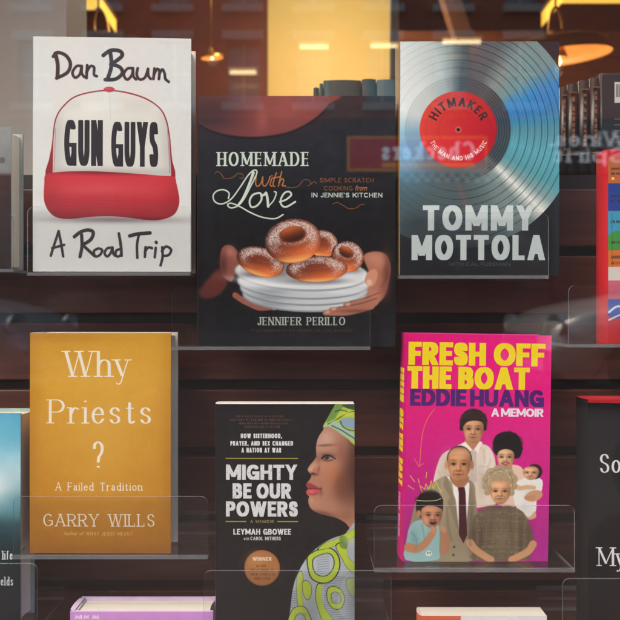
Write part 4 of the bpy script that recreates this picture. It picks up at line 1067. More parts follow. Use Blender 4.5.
def cover_bands():
    c = Canvas(608, 148, 750, 346, 3, (196, 30, 40))
    xs0 = 606
    for (ya, yb, col) in ((156, 183, (184, 96, 54)), (183, 211, (34, 60, 140)), (211, 236, (58, 146, 178)), (236, 251, (56, 140, 62)), (251, 268, (206, 106, 44)), (268, 282, (206, 196, 190)), (282, 301, (198, 96, 116)), (301, 318, (40, 76, 170))):
        c.poly([(xs0, ya), (740, ya), (740, yb), (xs0, yb)], col, soft=.3)
    c.poly([(608, 238), (612, 233), (617, 231), (622, 233), (628, 234), (634, 229), (640, 227), (650, 231), (660, 232), (690, 224), (740, 230), (740, 251), (608, 251)], (62, 140, 58), soft=.4)
    c.poly([(608, 318), (624, 322), (650, 326), (690, 328), (740, 326), (740, 300), (608, 301)], (40, 76, 170), soft=.5)
    c.stroke([(609, 314), (618, 308), (630, 312), (644, 305)], 1.2, (214, 226, 236), .6, smooth=4)
    c.stroke([(609, 322), (624, 316), (640, 321)], 1.0, (206, 220, 232), .5, smooth=4)
    for y in (168, 173, 196, 201, 222, 243, 258, 264):
        tiny(c, 611, 640, y, 2.6, (44, 40, 48))
    for k in range(4): c.ell(613 + k * 9, 178 - (k % 2) * 2.5, 1.6, 1.4, (238, 206, 90), soft=.4)
    for x in range(612, 740, 10): c.stroke([(x, 214), (x, 268)], .25, (34, 60, 60), al=.5)
    c.noise(1.5, 2)
    return c

def cover_purple():
    c = Canvas(70, 611.5, 214, 812, 3, (202, 138, 206))
    c.vgrad([(611, (206, 150, 212)), (640, (196, 120, 200)), (812, (170, 90, 176))])
    tiny(c, 75, 98, 617, 3.6, (236, 222, 240))
    c.noise(2, 6)
    return c

def cover_orange():
    c = Canvas(420, 615, 548, 800, 3, (226, 224, 224))
    c.poly([(418, 610), (461, 610), (461, 810), (418, 810)], (214, 102, 74), soft=.3)
    c.noise(2, 4)
    return c

def back_barcode():
    c = Canvas(0, 0, 60, 90, 4, (24, 24, 28))
    c.poly([(14, 6), (34, 6), (34, 24), (14, 24)], (196, 196, 190), soft=.2)
    x = 16.0
    while x < 32:
        wd = random.choice((.3, .5, .8)); c.poly([(x, 8), (x + wd, 8), (x + wd, 19), (x, 19)], (30, 30, 34), soft=.12); x += wd + random.choice((.4, .7))
    for k in range(6): c.stroke([(14, 38 + k * 5), (48 - (k % 3) * 5, 38 + k * 5)], .45, (96, 96, 100))
    return c

# ------------------------------------------------------------------ the shop room
M = {}
M['slat'] = mat('dark brown laminate', (86, 44, 36), .5, .26, 26, .05, stretch=(.5, 1, 5))
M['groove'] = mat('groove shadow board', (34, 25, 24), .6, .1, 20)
M['brownwall'] = mat('red brown plaster', (104, 48, 32), .7, .18, 3)
M['yellowwall'] = mat('yellow painted wall', (238, 200, 122), .6, .05, 2)
M['greywall'] = mat('pale grey paint', (196, 184, 172), .7, .08, 3)
M['ceil'] = mat('dark brown ceiling boards', (96, 62, 44), .6, .2, 5, stretch=(.4, 3, 1))
M['shopfloor'] = mat('dark shop floor', (80, 62, 50), .4, .2, 4)
M['facade'] = mat('shop front paint', (52, 46, 46), .5, .1, 5)
M['wood'] = mat('orange brown wood', (132, 74, 42), .5, .25, 6, stretch=(1, 1, 8))
M['darkwood'] = mat('dark counter wood', (58, 42, 38), .5, .25, 12, stretch=(.4, 1, 1))
M['brass'] = mat('warm brass', (214, 158, 80), .36, .05, 20, metallic=.75)
M['shade_in'] = mat('orange enamel', (206, 132, 62), .5, .04, 5)
M['pages'] = mat('page edges', (222, 214, 200), .8, .10, 6, stretch=(.3, 220, .3), detail=2)
M['acrylic'] = clear_mat('clear acrylic sheet', .4, (.985, .987, .987), .02, .003, (210, 214, 220))
M['acryledge'] = clear_mat('polished acrylic edge', 2.0, (.72, .74, .76), .15, .15, (214, 218, 226))  # pale diffuse part stands in for the bright shine of the edges
M['glass'] = clear_mat('window glass', 1.45, (.975, .982, .978), 0.0, .004, (206, 188, 184))

XW = 2.2                          # half width of the shop
ZC = 2.3                          # ceiling
ZT = wz(172, YS)                  # top of the slatted wall

def struct(name, mb, m, **k):
    o = mb.build(name, m); o['kind'] = 'structure'; return o

struct('shop_floor', MB().box(-XW, XW, YG + .02, 6.0, FLOOR - .1, FLOOR), M['shopfloor'])
struct('ceiling', MB().box(-XW, XW, YG + .02, 6.0, ZC, ZC + .1), M['ceil'])
# far wall of the shop: brown, with a bright yellow stretch between, and wood on the other side
yb = 4.2
def yx(px, y=yb): return wx(px, y)
o = MB().box(-XW - .6, yx(268), yb, yb + .1, FLOOR, ZC).build('back_wall', M['brownwall']); tag(o, 'red brown back wall of the shop behind the white book', 'wall')
o = MB().box(yx(268), yx(394), yb - .015, yb + .1, FLOOR, ZC).build('back_wall', M['yellowwall']); tag(o, 'bright yellow stretch of wall above the cookbook', 'wall')
mb = MB()
for k in range(14):
    z0 = FLOOR + k * .17
    mb.box(yx(394), XW + .6, yb - .01 - .006 * (k % 2), yb + .1, z0, z0 + .166)
o = mb.build('panelled_wall', M['wood']); tag(o, 'orange brown wall of horizontal boards behind the vinyl record book', 'wall')
for sx, nm in ((-1, 'left'), (1, 'right')):
    x = sx * XW
    o = MB().box(min(x, x + sx * .1), max(x, x + sx * .1), YG + .02, 6.0, FLOOR - .1, ZC + .1).build('side_wall', M['brownwall'])
    tag(o, 'brown side wall of the shop on the side of the %s' % ('white cap book' if sx < 0 else 'vinyl record book'), 'wall')
struct('shop_rear', MB().box(-XW - .6, XW + .6, 5.9, 6.0, FLOOR - .1, ZC + .1), M['ceil'])
# slim post beside the yellow wall, slanted beam beyond
o = MB().box(wx(391, 2.2), wx(399, 2.2), 2.2, 2.24, FLOOR, ZC, bev=.004).build('slim_post', M['greywall']); tag(o, 'slim grey upright post at the edge of the yellow wall', 'post')
mb = MB(); y = 3.4
mb.prism([(wx(425, y), wz(-60, y)), (wx(442, y), wz(-60, y)), (wx(486, y), wz(75, y)), (wx(468, y), wz(75, y))], 'y', y, y + .08)
o = mb.build('slanting_beam', M['ceil']); tag(o, 'dark slanting beam above the vinyl record book', 'beam')
# pale column behind the white cap book
o = MB().prism([(wx(-70, 1.3), FLOOR), (wx(69, 1.3), FLOOR), (wx(62, 1.3), ZC), (wx(-70, 1.3), ZC)], 'y', 1.3, 1.42).build('column', M['greywall'])
tag(o, 'wide pale grey column behind the white cap book', 'column')

# shop front round the pane
PX0, PX1, PZ0, PZ1 = -1.5, 1.5, -.48, 1.45
mb = MB()
fy0, fy1 = YG - .06, YG + .06
mb.box(-6, PX0 - .06, fy0, fy1, GROUND, 4.2); mb.box(PX1 + .06, 6, fy0, fy1, GROUND, 4.2)
mb.box(PX0 - .06, PX1 + .06, fy0, fy1, PZ1 + .06, 4.2); mb.box(PX0 - .06, PX1 + .06, fy0, fy1, GROUND, PZ0 - .06)
o = mb.build('street_wall', M['facade']); tag(o, 'dark painted street wall of the shop round the display window', 'wall')
mb = MB()
mb.box(-6, 6, fy1 + .002, 6.2, ZC + .14, 4.1)
o = mb.build('upper_storey', M['facade']); tag(o, 'dark solid upper storey over the shop', 'building')
gl = MB().box(PX0, PX1, YG - .003, YG + .003, PZ0, PZ1).build('window_pane', M['glass'])
tag(gl, 'large clear shop window pane faintly reflecting the street', 'window pane')
mb = MB()
for a in ((PX0 - .058, PX0 - .002, PZ0 - .058, PZ1 + .058), (PX1 + .002, PX1 + .058, PZ0 - .058, PZ1 + .058)): mb.box(a[0], a[1], YG - .03, YG + .03, a[2], a[3], bev=.004)
for a in ((PZ0 - .058, PZ0 - .002), (PZ1 + .002, PZ1 + .058)): mb.box(PX0 - .001, PX1 + .001, YG - .03, YG + .03, a[0], a[1], bev=.004)
mb.build('window_frame', M['facade'], gl)

# ------------------------------------------------------------------ slatted wall (grooves every three inches)
mb = MB()
pitch = .0762; zg0 = wz(318, YS)
SX = .92
n0 = int((ZT - zg0) / pitch) ; zs = [zg0 + pitch * k for k in range(n0, -8, -1)]
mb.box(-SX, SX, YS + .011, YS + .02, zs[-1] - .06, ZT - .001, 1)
tops = [ZT + .0055] + zs
for a, b in zip(tops, zs + [zs[-1] - .07]):
    if a - b > .02: mb.box(-SX, SX, YS, YS + .0125, b + .0055, a - .0055, 0, bev=.0016)
slat = mb.build('slatted_wall', [M['slat'], M['groove']])
tag(slat, 'dark brown slatted display wall with horizontal grooves behind the books', 'display wall')
mb = MB()
mb.box(-SX, SX, YS + .022, YS + .46, ZT - .03, ZT - .002, bev=.003)
mb.box(-SX, SX, YS + .43, YS + .455, FLOOR + .001, ZT - .031)
o = mb.build('counter', M['darkwood']); tag(o, 'dark wooden counter behind the slatted wall carrying upright books', 'counter')

# ------------------------------------------------------------------ clear shelves
def shelf(px0, px1, py0, py1, label, yl=None, group='clear acrylic book shelves on the slatted wall'):
    """one bent sheet: front lip with rounded corners, floor, back upstand that hooks into a groove"""
    yl = YB - .006 if yl is None else yl
    x0, x1, z1, z0 = wx(px0, yl), wx(px1, yl), wz(py0, yl), wz(py1, yl)
    root = empty('acrylic_shelf', ((x0 + x1) / 2, YS, z0))
    tag(root, label, 'shelf', group)
    W = (x1 - x0) / 2; H = z1 - z0; r_ = .007; th = .0024
    dy = yl - YS
    out = [(-W, th * .5), (-W, H - r_)] + [(-W + r_ - r_ * math.cos(R(a)), H - r_ + r_ * math.sin(R(a))) for a in (22, 45, 68, 90)]
    out += [(W - r_ + r_ * math.sin(R(a)), H - r_ + r_ * math.cos(R(a))) for a in (0, 22, 45, 68, 90)] + [(W, th * .5)]
    MB().prism(out, 'y', dy - th, dy, 0, 1).build('front_lip', [M['acrylic'], M['acryledge']], root)
    m = MB()
    m.prism([(-W, dy - th), (W, dy - th), (W, -.0032), (-W, -.0032)], 'z', -th, th * .4, 0, 1)
    m.build('shelf_floor', [M['acrylic'], M['acryledge']], root)
    m = MB()
    m.prism([(-W, th * .5), (W, th * .5), (W, .021), (-W, .021)], 'y', -.003, -.0008, 0, 1)
    m.prism([(-W, .0214), (W, .0214), (W, .0236), (-W, .0236)], 'y', -.006, .004, 0, 1)
    m.prism([(-W, .011), (W, .011), (W, .0126), (-W, .0126)], 'y', -.0055, -.0031, 0, 1)
    m.build('wall_hook', [M['acrylic'], M['acryledge']], root)
    return z0 + th * .4

# ------------------------------------------------------------------ books
def book(name, px, py, cover, label, cat='book', t=.032, hard=True, yaw=0.0, roll=0.0, y=YB, spine_rgb=(200, 200, 200), rough=.35, coat=.0, spine_img=None, bulge=.0012, group='books on display in the window', edge_rgb=None, inset=.0035):
    """px=(x0,x1), py=(y0,y1) of the front cover in photo pixels; the cover stands at depth y"""
    W = (px[1] - px[0]) * K * y; H = (py[1] - py[0]) * K * y
    W /= math.cos(yaw)
    xc = (wx(px[0], y) + wx(px[1], y)) / 2
    root = empty(name, (xc, y, wz(py[1], y)), yaw)
    root.rotation_euler = (0, roll, yaw)
    tag(root, label, cat, group)
    fm = print_mat('printed cover of ' + name, cover, rough, .3, coat)
    sm_ = print_mat('printed spine of ' + name, spine_img, rough, .5, coat) if spine_img else mat('spine paper of ' + name, spine_rgb, rough + .1, .06, 20)
    bt = .0026 if hard else .0006
    # --- jacket: front sheet, rounded spine, back sheet, one skin with thickness
    n = 14
    def bul(u, v): return -bulge * (math.sin(math.pi * u) ** .7 * .8 + .35 * math.sin(math.pi * v * 1.3 + .4)) * (0.4 + .6 * math.sin(math.pi * min(1, max(0, v * .98 + .01))))
    bm = bmesh.new(); uvl = bm.loops.layers.uv.new('UVMap')
    g = [[bm.verts.new((-W / 2 + W * i / n, bul(i / n, j / n), H * j / n)) for i in range(n + 1)] for j in range(n + 1)]
    for j in range(n):
        for i in range(n):
            f = bm.faces.new((g[j][i], g[j][i + 1], g[j + 1][i + 1], g[j + 1][i])); f.smooth = True; f.material_index = 0
            for lp, (a, b) in zip(f.loops, ((i, j), (i + 1, j), (i + 1, j + 1), (i, j + 1))): lp[uvl].uv = (a / n, b / n)
    # inside of the front board
    def ring(z0_, z1_, pts, mi, smooth=True, uv=False):
        A = [bm.verts.new((p[0], p[1], z0_)) for p in pts]; B = [bm.verts.new((p[0], p[1], z1_)) for p in pts]
        L_ = [0]
        for p, q in zip(pts, pts[1:]): L_.append(L_[-1] + math.dist(p, q))
        for k in range(len(pts) - 1):
            f = bm.faces.new((A[k], A[k + 1], B[k + 1], B[k])); f.material_index = mi; f.smooth = smooth
            for lp, (a, b) in zip(f.loops, ((k, 0), (k + 1, 0), (k + 1, 1), (k, 1))): lp[uvl].uv = (L_[a] / L_[-1], b)
        return A, B
    sp_pts = [(-W / 2 - .0018 * math.sin(math.pi * k / 8) - (.0006 if hard else 0), t - t * k / 8) for k in range(9)]
    sp_pts = [(-W / 2, t)] + sp_pts[1:-1] + [(-W / 2, .0)]
    A, B = ring(0, H, sp_pts, 1)
    ri = [(p[0] + bt, min(max(p[1], bt), t - bt)) for p in sp_pts]
    path = [(W / 2, .0002), (W / 2, bt)] + [(-W / 2 + bt + .001, bt), (-W / 2 + bt + .001, t - bt)] + [(W / 2, t - bt), (W / 2, t), (-W / 2, t)]
    ring(0, H, path, 2, False)
    def cap(z, q):
        vs2 = [bm.verts.new((p[0], p[1], z)) for p in q]
        f = bm.faces.new(vs2); f.material_index = 2
    for z in (0.0, H):
        v = 0 if z == 0 else 1
        fr = [(-W / 2 + W * i / n, bul(i / n, v)) for i in range(n + 1)]
        cap(z, fr + [(W / 2, bt), (-W / 2 + bt + .001, bt), (-W / 2 + .0003, bt)])
        cap(z, [(-W / 2 + .0003, t - bt), (-W / 2 + bt + .001, t - bt), (W / 2, t - bt), (W / 2, t), (-W / 2, t)])
        cap(z, sp_pts[1:-1] + [(-W / 2 + bt + .001, bt + .0001), (-W / 2 + bt + .001, t - bt - .0001)])
    me = bpy.data.meshes.new('dust_jacket' if hard else 'paper_cover'); bm.normal_update(); bm.to_mesh(me); bm.free()
    em = mat('board edge of ' + name, edge_rgb if edge_rgb else spine_rgb, .55, .08, 30)
    link('dust_jacket' if hard else 'paper_cover', me, [fm, sm_, em], root)
    # --- pages
    ins = inset if hard else .0002
    m = MB()
    xl, xr = -W / 2 + bt + .0012, W / 2 - ins
    fo = [(xl, bt + .0003), (xr, bt + .0003)] + [(xr - .0016 * math.sin(math.pi * k / 6) * (1 if hard else 0), bt + .0003 + (t - 2 * bt - .0006) * k / 6) for k in range(1, 6)] + [(xr, t - bt - .0003), (xl, t - bt - .0003)]
    m.prism(fo, 'z', ins, H - ins)
    m.build('page_block', M['pages'], root)
    if hard:
        m = MB(); m.tube([(xl + .001, bt + .001, H - ins + .0007), (xl + .001, t / 2, H - ins + .0012), (xl + .001, t - bt - .001, H - ins + .0007)], .0011, 8)
        m.build('headband', M['pages'], root)
    return root

# shelves (photo pixels of the front lip: x0, x1, top, bottom)
shelf(28, 190.5, 207, 273.5, 'clear acrylic shelf holding the white book with the red cap')
shelf(172, 370, 287, 347.5, 'clear acrylic shelf holding the wide dark cookbook with doughnuts')
shelf(399, 548, 213, 276.5, 'clear acrylic shelf holding the vinyl record book')
shelf(568, 760, 285, 345, 'clear acrylic shelf under the colour banded red book')
shelf(14, 208, 496, 556, 'clear acrylic shelf holding the mustard gold book')
shelf(204, 391, 570, 630, 'clear acrylic shelf across the foot of the book with a woman in profile')
shelf(374, 574, 505, 569, 'clear acrylic shelf holding the pink family portrait book', yl=.656)
shelf(562, 760, 578, 640, 'clear acrylic shelf in front of the black book with a red top edge')
shelf(-150, 38, 563, 628, 'clear acrylic shelf in front of the sky blue book')
shelf(-150, 14, 214, 270, 'clear acrylic shelf under the grey book at the edge of the photo')
shelf(60, 230, 760, 813, 'clear acrylic shelf under the lilac book')
shelf(410, 570, 745, 801, 'clear acrylic shelf under the white and orange book')

gun = book('hardcover_book', (34, 190.6), (37.5, 271.6), cover_cap(), 'white hardcover with a red trucker cap and black handwriting', t=.036, yaw=R(2.0), spine_rgb=(222, 220, 216), edge_rgb=(226, 214, 200))
book('hardcover_book', (198, 395.5), (96, 346.5), cover_cook(), 'wide dark cookbook with sugared doughnuts on stacked plates', t=.026, yaw=R(0), spine_rgb=(36, 38, 44), rough=.3, edge_rgb=(50, 52, 58))
book('hardcover_book', (400, 559), (41.5, 275), cover_vinyl(), 'hardcover showing a blue grey vinyl record with a red label', t=.034, yaw=R(0), spine_rgb=(150, 120, 80), rough=.32, coat=.3, edge_rgb=(140, 148, 152), bulge=.002)
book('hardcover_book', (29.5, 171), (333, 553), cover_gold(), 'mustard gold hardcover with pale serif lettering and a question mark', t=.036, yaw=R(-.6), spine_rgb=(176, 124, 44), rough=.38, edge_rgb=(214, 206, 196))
book('paperback_book', (216, 354.5), (404, 628), cover_profile(), 'black paperback with a woman in profile wearing a green headwrap', t=.02, hard=False, spine_rgb=(38, 36, 41), rough=.3, bulge=.0008, edge_rgb=(220, 216, 210))
sp_c = vertical_spine(None, 32, 233, (196, 18, 112), [('FRESH OFF', 36, 23, 17, 64, (232, 206, 40)), ('THE BOAT', 104, 23, 17, 54, (232, 206, 40)), ('EDDIE HUANG', 166, 19, 8, 46, (206, 150, 200))])
book('hardcover_book', (403, 549.3), (334.5, 561.5), cover_family(), 'bright pink hardcover with a family portrait and yellow title', t=.034, yaw=R(3.0), roll=R(1.0), y=.678, spine_rgb=(196, 18, 112), rough=.33, spine_img=sp_c, edge_rgb=(214, 60, 140))
book('hardcover_book', (-118, 21), (413, 626.5), cover_blue(), 'sky blue hardcover fading to black, cut off at the side', t=.034, yaw=R(-1), spine_rgb=(40, 70, 80), edge_rgb=(150, 176, 170))
book('hardcover_book', (588, 730), (399.5, 638), cover_dark(), 'black hardcover with a red top edge and large white serif letters', t=.03, spine_rgb=(26, 25, 29), edge_rgb=(176, 34, 44))
book('hardcover_book', (608, 750), (149, 343.5), cover_bands(), 'red book with bands of orange, blue, green and pink', t=.028, spine_rgb=(196, 30, 40), edge_rgb=(190, 40, 46))
book('hardcover_book', (70, 213), (611.5, 811.5), cover_purple(), 'lilac hardcover seen from above at the bottom of the window', t=.036, spine_rgb=(190, 120, 196), edge_rgb=(216, 190, 222))
book('paperback_book', (420, 547), (615.8, 799), cover_orange(), 'white and orange paperback showing only its top edge', t=.02, hard=False, spine_rgb=(214, 102, 74), edge_rgb=(226, 200, 190))
grey = Canvas(-120, 127, 12, 268, 3, (178, 178, 176)); grey.vgrad([(127, (150, 150, 150)), (172, (130, 132, 134)), (176, (64, 40, 40)), (268, (44, 34, 36))]); grey.ell(3, 160, 3, 3, (100, 96, 96)); grey.noise(3, 5)
book('hardcover_book', (-120, 11), (127, 269), grey, 'pale grey hardcover cut off by the edge of the photo', t=.03, spine_rgb=(160, 160, 158), edge_rgb=(170, 176, 178))

# ------------------------------------------------------------------ books standing on the counter behind the slatted wall
def small_book(px, py, y, depth, rgb, label, lean=0.0, front=None, cat='book', group='upright books on the counter'):
    """px, py: the face turned to the window (a spine, or a cover), in photo pixels; foot on the counter"""
    x0, x1 = wx(px[0], y), wx(px[1], y); H = wz(py, y) - ZT
    root = empty('shelved_book', ((x0 + x1) / 2, y, ZT - .0015)); root.rotation_euler = (0, lean, 0)
    tag(root, label, cat, group)
    W = (x1 - x0) / 2
    cm = mat('shelved cover', rgb, .4, .15, 30)
    m = MB()
    m.box(-W, -W + .0022, .002, depth, 0, H); m.box(W - .0022, W, .002, depth, 0, H)
    sp_ = [(-W, .002)] + [(-W + 2 * W * k / 6, -.003 * math.sin(math.pi * k / 6)) for k in range(7)] + [(W, .002)]
    bm = m.bm
    A = [bm.verts.new((p[0], p[1], 0)) for p in sp_]; B = [bm.verts.new((p[0], p[1], H)) for p in sp_]
    for k in range(len(sp_) - 1):
        f = bm.faces.new((A[k], A[k + 1], B[k + 1], B[k])); f.smooth = True
    bm.faces.new(A); bm.faces.new(B)
    m.build('cover', cm, root, recalc=True)
    MB().box(-W + .0024, W - .0024, .003, depth - .004, .003, H - .003).build('page_block', M['pages'], root)
    return root, W, H

gold_ink = mat('gilt lettering', (126, 74, 42), .5, .3, 60)
ys = YS + .06
for k, (a, b, top) in enumerate(((560, 566.5, 86), (567.5, 577, 83), (579, 588.5, 79.5), (590, 599, 77))):
    lab = ('narrow black spine hard against the vinyl record book', 'black spine second from the vinyl record book', 'black spine with copper lettering, third from the vinyl record book', 'black spine next to the book with a barcode')[k]
    r_, W, H = small_book((a, b), top, ys, .15, (38, 30, 30), lab)
    m = MB()                                     # gilt rules and a column of small gilt marks on the rounded spine
    m.box(-W * .8, W * .8, -.0046, -.0034, H * .9, H * .91); m.box(-W * .8, W * .8, -.0046, -.0034, H * .28, H * .29)
    z = H * .86
    while z > H * .36:
        hh = random.uniform(.003, .006); m.box(-W * .22, W * .22, -.0046, -.0034, z - hh, z); z -= hh + random.choice((.0015, .002, .006))
    m.build('spine_lettering', gold_ink, r_)
r_, W, H = small_book((600, 652), 72, ys, .02, (30, 30, 34), 'black book face out with a white barcode, beside the black spines')
bc = print_mat('back cover with barcode', back_barcode(), .4)
me = bpy.data.meshes.new('back_print'); bm = bmesh.new(); uvl = bm.loops.layers.uv.new('UVMap')
q = [(-W * .97, -.0052, H * .03), (W * .97, -.0052, H * .03), (W * .97, -.0052, H * .97), (-W * .97, -.0052, H * .97)]
q2 = [(p[0], -.0036, p[2]) for p in q]
v1 = [bm.verts.new(p) for p in q]; v2 = [bm.verts.new(p) for p in q2]
f = bm.faces.new(v1)
for lp, uv in zip(f.loops, ((0, 0), (1, 0), (1, 1), (0, 1))): lp[uvl].uv = uv
for k in range(4): bm.faces.new((v1[k], v2[k], v2[(k + 1) % 4], v1[(k + 1) % 4]))
bm.normal_update(); bm.to_mesh(me); bm.free()
link('back_print', me, bc, r_)
tops = ((313.5, 319, 87, (52, 48, 40)), (319.5, 323, 83, (70, 70, 60)), (323.5, 361, 79.5, (50, 58, 56)), (362, 376, 78.5, (44, 56, 58)), (377, 397, 79, (64, 78, 80)))
labs = ('thin brown book at the end of the dark row above the cookbook', 'thin olive book second in the dark row above the cookbook', 'widest dark green volume above the cookbook', 'dark teal volume beside the widest green one', 'slate grey volume next to the slim post')
for (a, b, top, rgb), lab in zip(tops, labs): small_book((a, b), top, YS + .2, .17, rgb, lab, group='dark volumes above the cookbook')

# ------------------------------------------------------------------ pendant lamps
bulb_m = glow('warm bulb', (255, 206, 140), 4.0)
def pendant(px, py, y, label, power=1.4, size=52):
    x, z = wx(px, y), wz(py, y)
    s = K * y
    root = empty('pendant_lamp', (x, y, z)); tilt = (R(9), R(-4), 0); root.rotation_euler = tilt; tag(root, label, 'lamp', 'brass pendant lamps in the shop')
    s *= size / 52; Rr = 52 * s; h = 19 * s
    prof = [(6 * s, h)] + [(Rr * math.sin(R(a)), h * (math.cos(R(a)) ** .8 if a < 90 else 0)) for a in range(12, 91, 6)]
    inner = [(r_ * .985, zz - .004) for r_, zz in prof[::-1]]
    MB().lathe(prof + [(Rr * 1.012, -.004)], n=56).build('lamp_shade', M['brass'], root)
    MB().lathe([(Rr * 1.0, -.006)] + inner, n=56).build('shade_lining', M['shade_in'], root)
    MB().lathe([(.001, h + 5 * s), (7 * s, h + 5 * s), (8 * s, h), (7 * s, h - 8 * s), (11 * s, -2 * s), (.001, -2 * s)], n=24).build('lamp_holder', M['brass'], root)
    MB().lathe([(.0005, -9.5 * s), (3.2 * s, -9 * s), (5 * s, -6 * s), (4.2 * s, -3 * s), (3 * s, -2 * s)], n=20).build('bulb', bulb_m, root)
    m = MB()
    top = h + 46 * s
    loop = [(-7 * s, 0, h + 2 * s), (-6.2 * s, 0, h + 14 * s), (-3.5 * s, 0, h + 23 * s), (0, 0, h + 27 * s), (3.5 * s, 0, h + 23 * s), (6.2 * s, 0, h + 14 * s), (7 * s, 0, h + 2 * s)]
    m.tube(sm(loop, 5, False), 1.5 * s, 10)
    m.build('bail', M['brass'], root)
    rod = MB().tube([(0, 0, 0), (0, 0, ZC - z - h - 26 * s)], 1.1 * s, 8).build('hanging_rod', M['brass'], root)
    rod.location = (0, 0, h + 27 * s); rod.rotation_mode = 'QUATERNION'
    rod.rotation_quaternion = root.rotation_euler.to_quaternion().inverted()
    l = bpy.data.lights.new('lamp_light', 'POINT'); l.energy = power; l.color = (1.0, .90, .64); l.shadow_soft_size = .03
    lo = bpy.data.objects.new('lamp_light', l); COL.objects.link(lo); lo.parent = root; lo.location = (0, 0, -14 * s)
    return root
pendant(556, 56, 2.6, 'brass dome pendant lamp over the black spines beside the vinyl record book')
pendant(104, 57, 2.6, 'brass pendant lamp whose handle shows above the white cap book')
pendant(330, -48, 3.2, 'brass pendant lamp added above the view to brighten the yellow wall', 17)  # unseen extra lamp, added to brighten the yellow wall
pendant(212, 57, 3.6, 'small distant pendant lamp glowing between the white cap book and the yellow wall', .15, 11)
# lit ceiling panels
yel = glow('lit yellow panel', (255, 200, 80), .42)
frame_m = mat('panel rim', (120, 84, 40), .5)
def lit_panel(px0, px1, py0, py1, y, label):
    x0, x1, z0, z1 = wx(px0, y), wx(px1, y), wz(py1, y), wz(py0, y)
    root = empty('light_box', ((x0 + x1) / 2, y, z0)); tag(root, label, 'lamp', 'lit yellow light boxes under the ceiling')
    w2 = (x1 - x0) / 2
    MB().box(-w2, w2, 0, .3, .006, z1 - z0, bev=.006).build('diffuser', yel, root)
    m = MB(); m.box(-w2 - .008, w2 + .008, -.006, .31, -.006, .004, bev=.002); m.box(-w2 - .008, w2 + .008, -.006, .31, z1 - z0 + .002, z1 - z0 + .014, bev=.002)
    m.build('rim', frame_m, root)
    for sx in (-1, 1): MB().tube([(sx * w2 * .7, .15, z1 - z0 + .015), (sx * w2 * .7, .15, ZC - z0)], .008, 8).build('hanger', frame_m, root)
lit_panel(30, 99, -6, 11, 3.3, 'yellow light box glowing behind the top of the white cap book')
lit_panel(562, 660, -14, 4.5, 3.3, 'yellow light box glowing over the brass dome lamp')

# ------------------------------------------------------------------ the street behind the camera (seen only mirrored in the pane)
M['brick'] = bpy.data.materials.new('red brick'); M['brick'].use_nodes = True
t = M['brick'].node_tree; b = t.nodes['Principled BSDF']
br = t.nodes.new('ShaderNodeTexBrick'); tc = t.nodes.new('ShaderNodeTexCoord'); mp = t.nodes.new('ShaderNodeMapping')
mp.inputs['Rotation'].default_value = (R(90), 0, 0)
br.inputs['Color1'].default_value = srgb((204, 108, 78)); br.inputs['Color2'].default_value = srgb((184, 94, 68)); br.inputs['Mortar'].default_value = srgb((150, 118, 100))
br.inputs['Scale'].default_value = 4.4; br.inputs['Mortar Size'].default_value = .012
t.links.new(tc.outputs['Object'], mp.inputs[0]); t.links.new(mp.outputs[0], br.inputs['Vector']); t.links.new(br.outputs[0], b.inputs['Base Color']); b.inputs['Roughness'].default_value = .85
M['stone'] = mat('pale stone', (214, 200, 186), .8, .1, 4)
M['asphalt'] = mat('asphalt', (58, 55, 54), .95, .2, 30, .1, spec=.06)
M['pave'] = mat('pavement slabs', (62, 57, 54), .95, .12, 6, spec=.06)
M['darkshop'] = mat('dark shop front', (40, 38, 40), .4, .1, 4)
M['winglass'] = mat('sky tinted window glass', (120, 160, 168), .08, .1, 1, spec=.8)  # pale blue base colour stands in for reflected sky
M['shopglass'] = mat('dark shop glass', (40, 48, 52), .08, .1, 1, spec=.5)
M['tube'] = glow('fluorescent tube', (255, 226, 170), 3.2)
M['carpaint'] = mat('silver car paint', (178, 176, 170), .2, .04, 30, metallic=.25)
M['bluepaint'] = mat('pale blue car paint', (104, 128, 138), .2, .04, 30, metallic=.2)
M['tyre'] = mat('tyre rubber', (24, 24, 24), .8)
M['rim'] = mat('alloy', (170, 170, 172), .3, .05, 20, metallic=.9)
M['carglass'] = mat('car glass', (24, 30, 34), .06, .1, 1, spec=.8)
M['lampglass'] = mat('headlamp glass', (210, 220, 226), .1, .05, 10, spec=.8)
M['blackplastic'] = mat('black plastic', (26, 26, 28), .5)

struct('road', MB().box(-60, 60, -8.1, -.9, GROUND - .25, GROUND - .12), M['asphalt'])
mb = MB(); mb.box(-60, 60, -.9, fy0 - .004, GROUND - .25, GROUND); mb.box(-60, 60, -10.2, -8.1, GROUND - .25, GROUND)
struct('pavement', mb, M['pave'])
struct('ground', MB().box(-150, 150, -150, 150, GROUND - .6, GROUND - .26), M['pave'])
yf = -9.6
GL0 = GROUND
def fx(px): return rx(px, yf)
def fz(py): return rz(py, yf)
# brick building with rows of windows
bld = empty('brick_building', (fx(160), yf, GROUND)); tag(bld, 'red brick building across the street with rows of windows', 'building')
bx, bz = fx(160), GROUND
def loc(x, z): return x - bx, z - bz
mb = MB()
xL, xR = fx(-160), fx(640)
zrow = [(40, 104), (-70, 6), (-180, -104)]
wins = []
for (pa, pb) in zrow:
    for k in range(-2, 8): wins.append((fx(16 + 70 * k), fx(50 + 70 * k), fz(pb), fz(pa)))
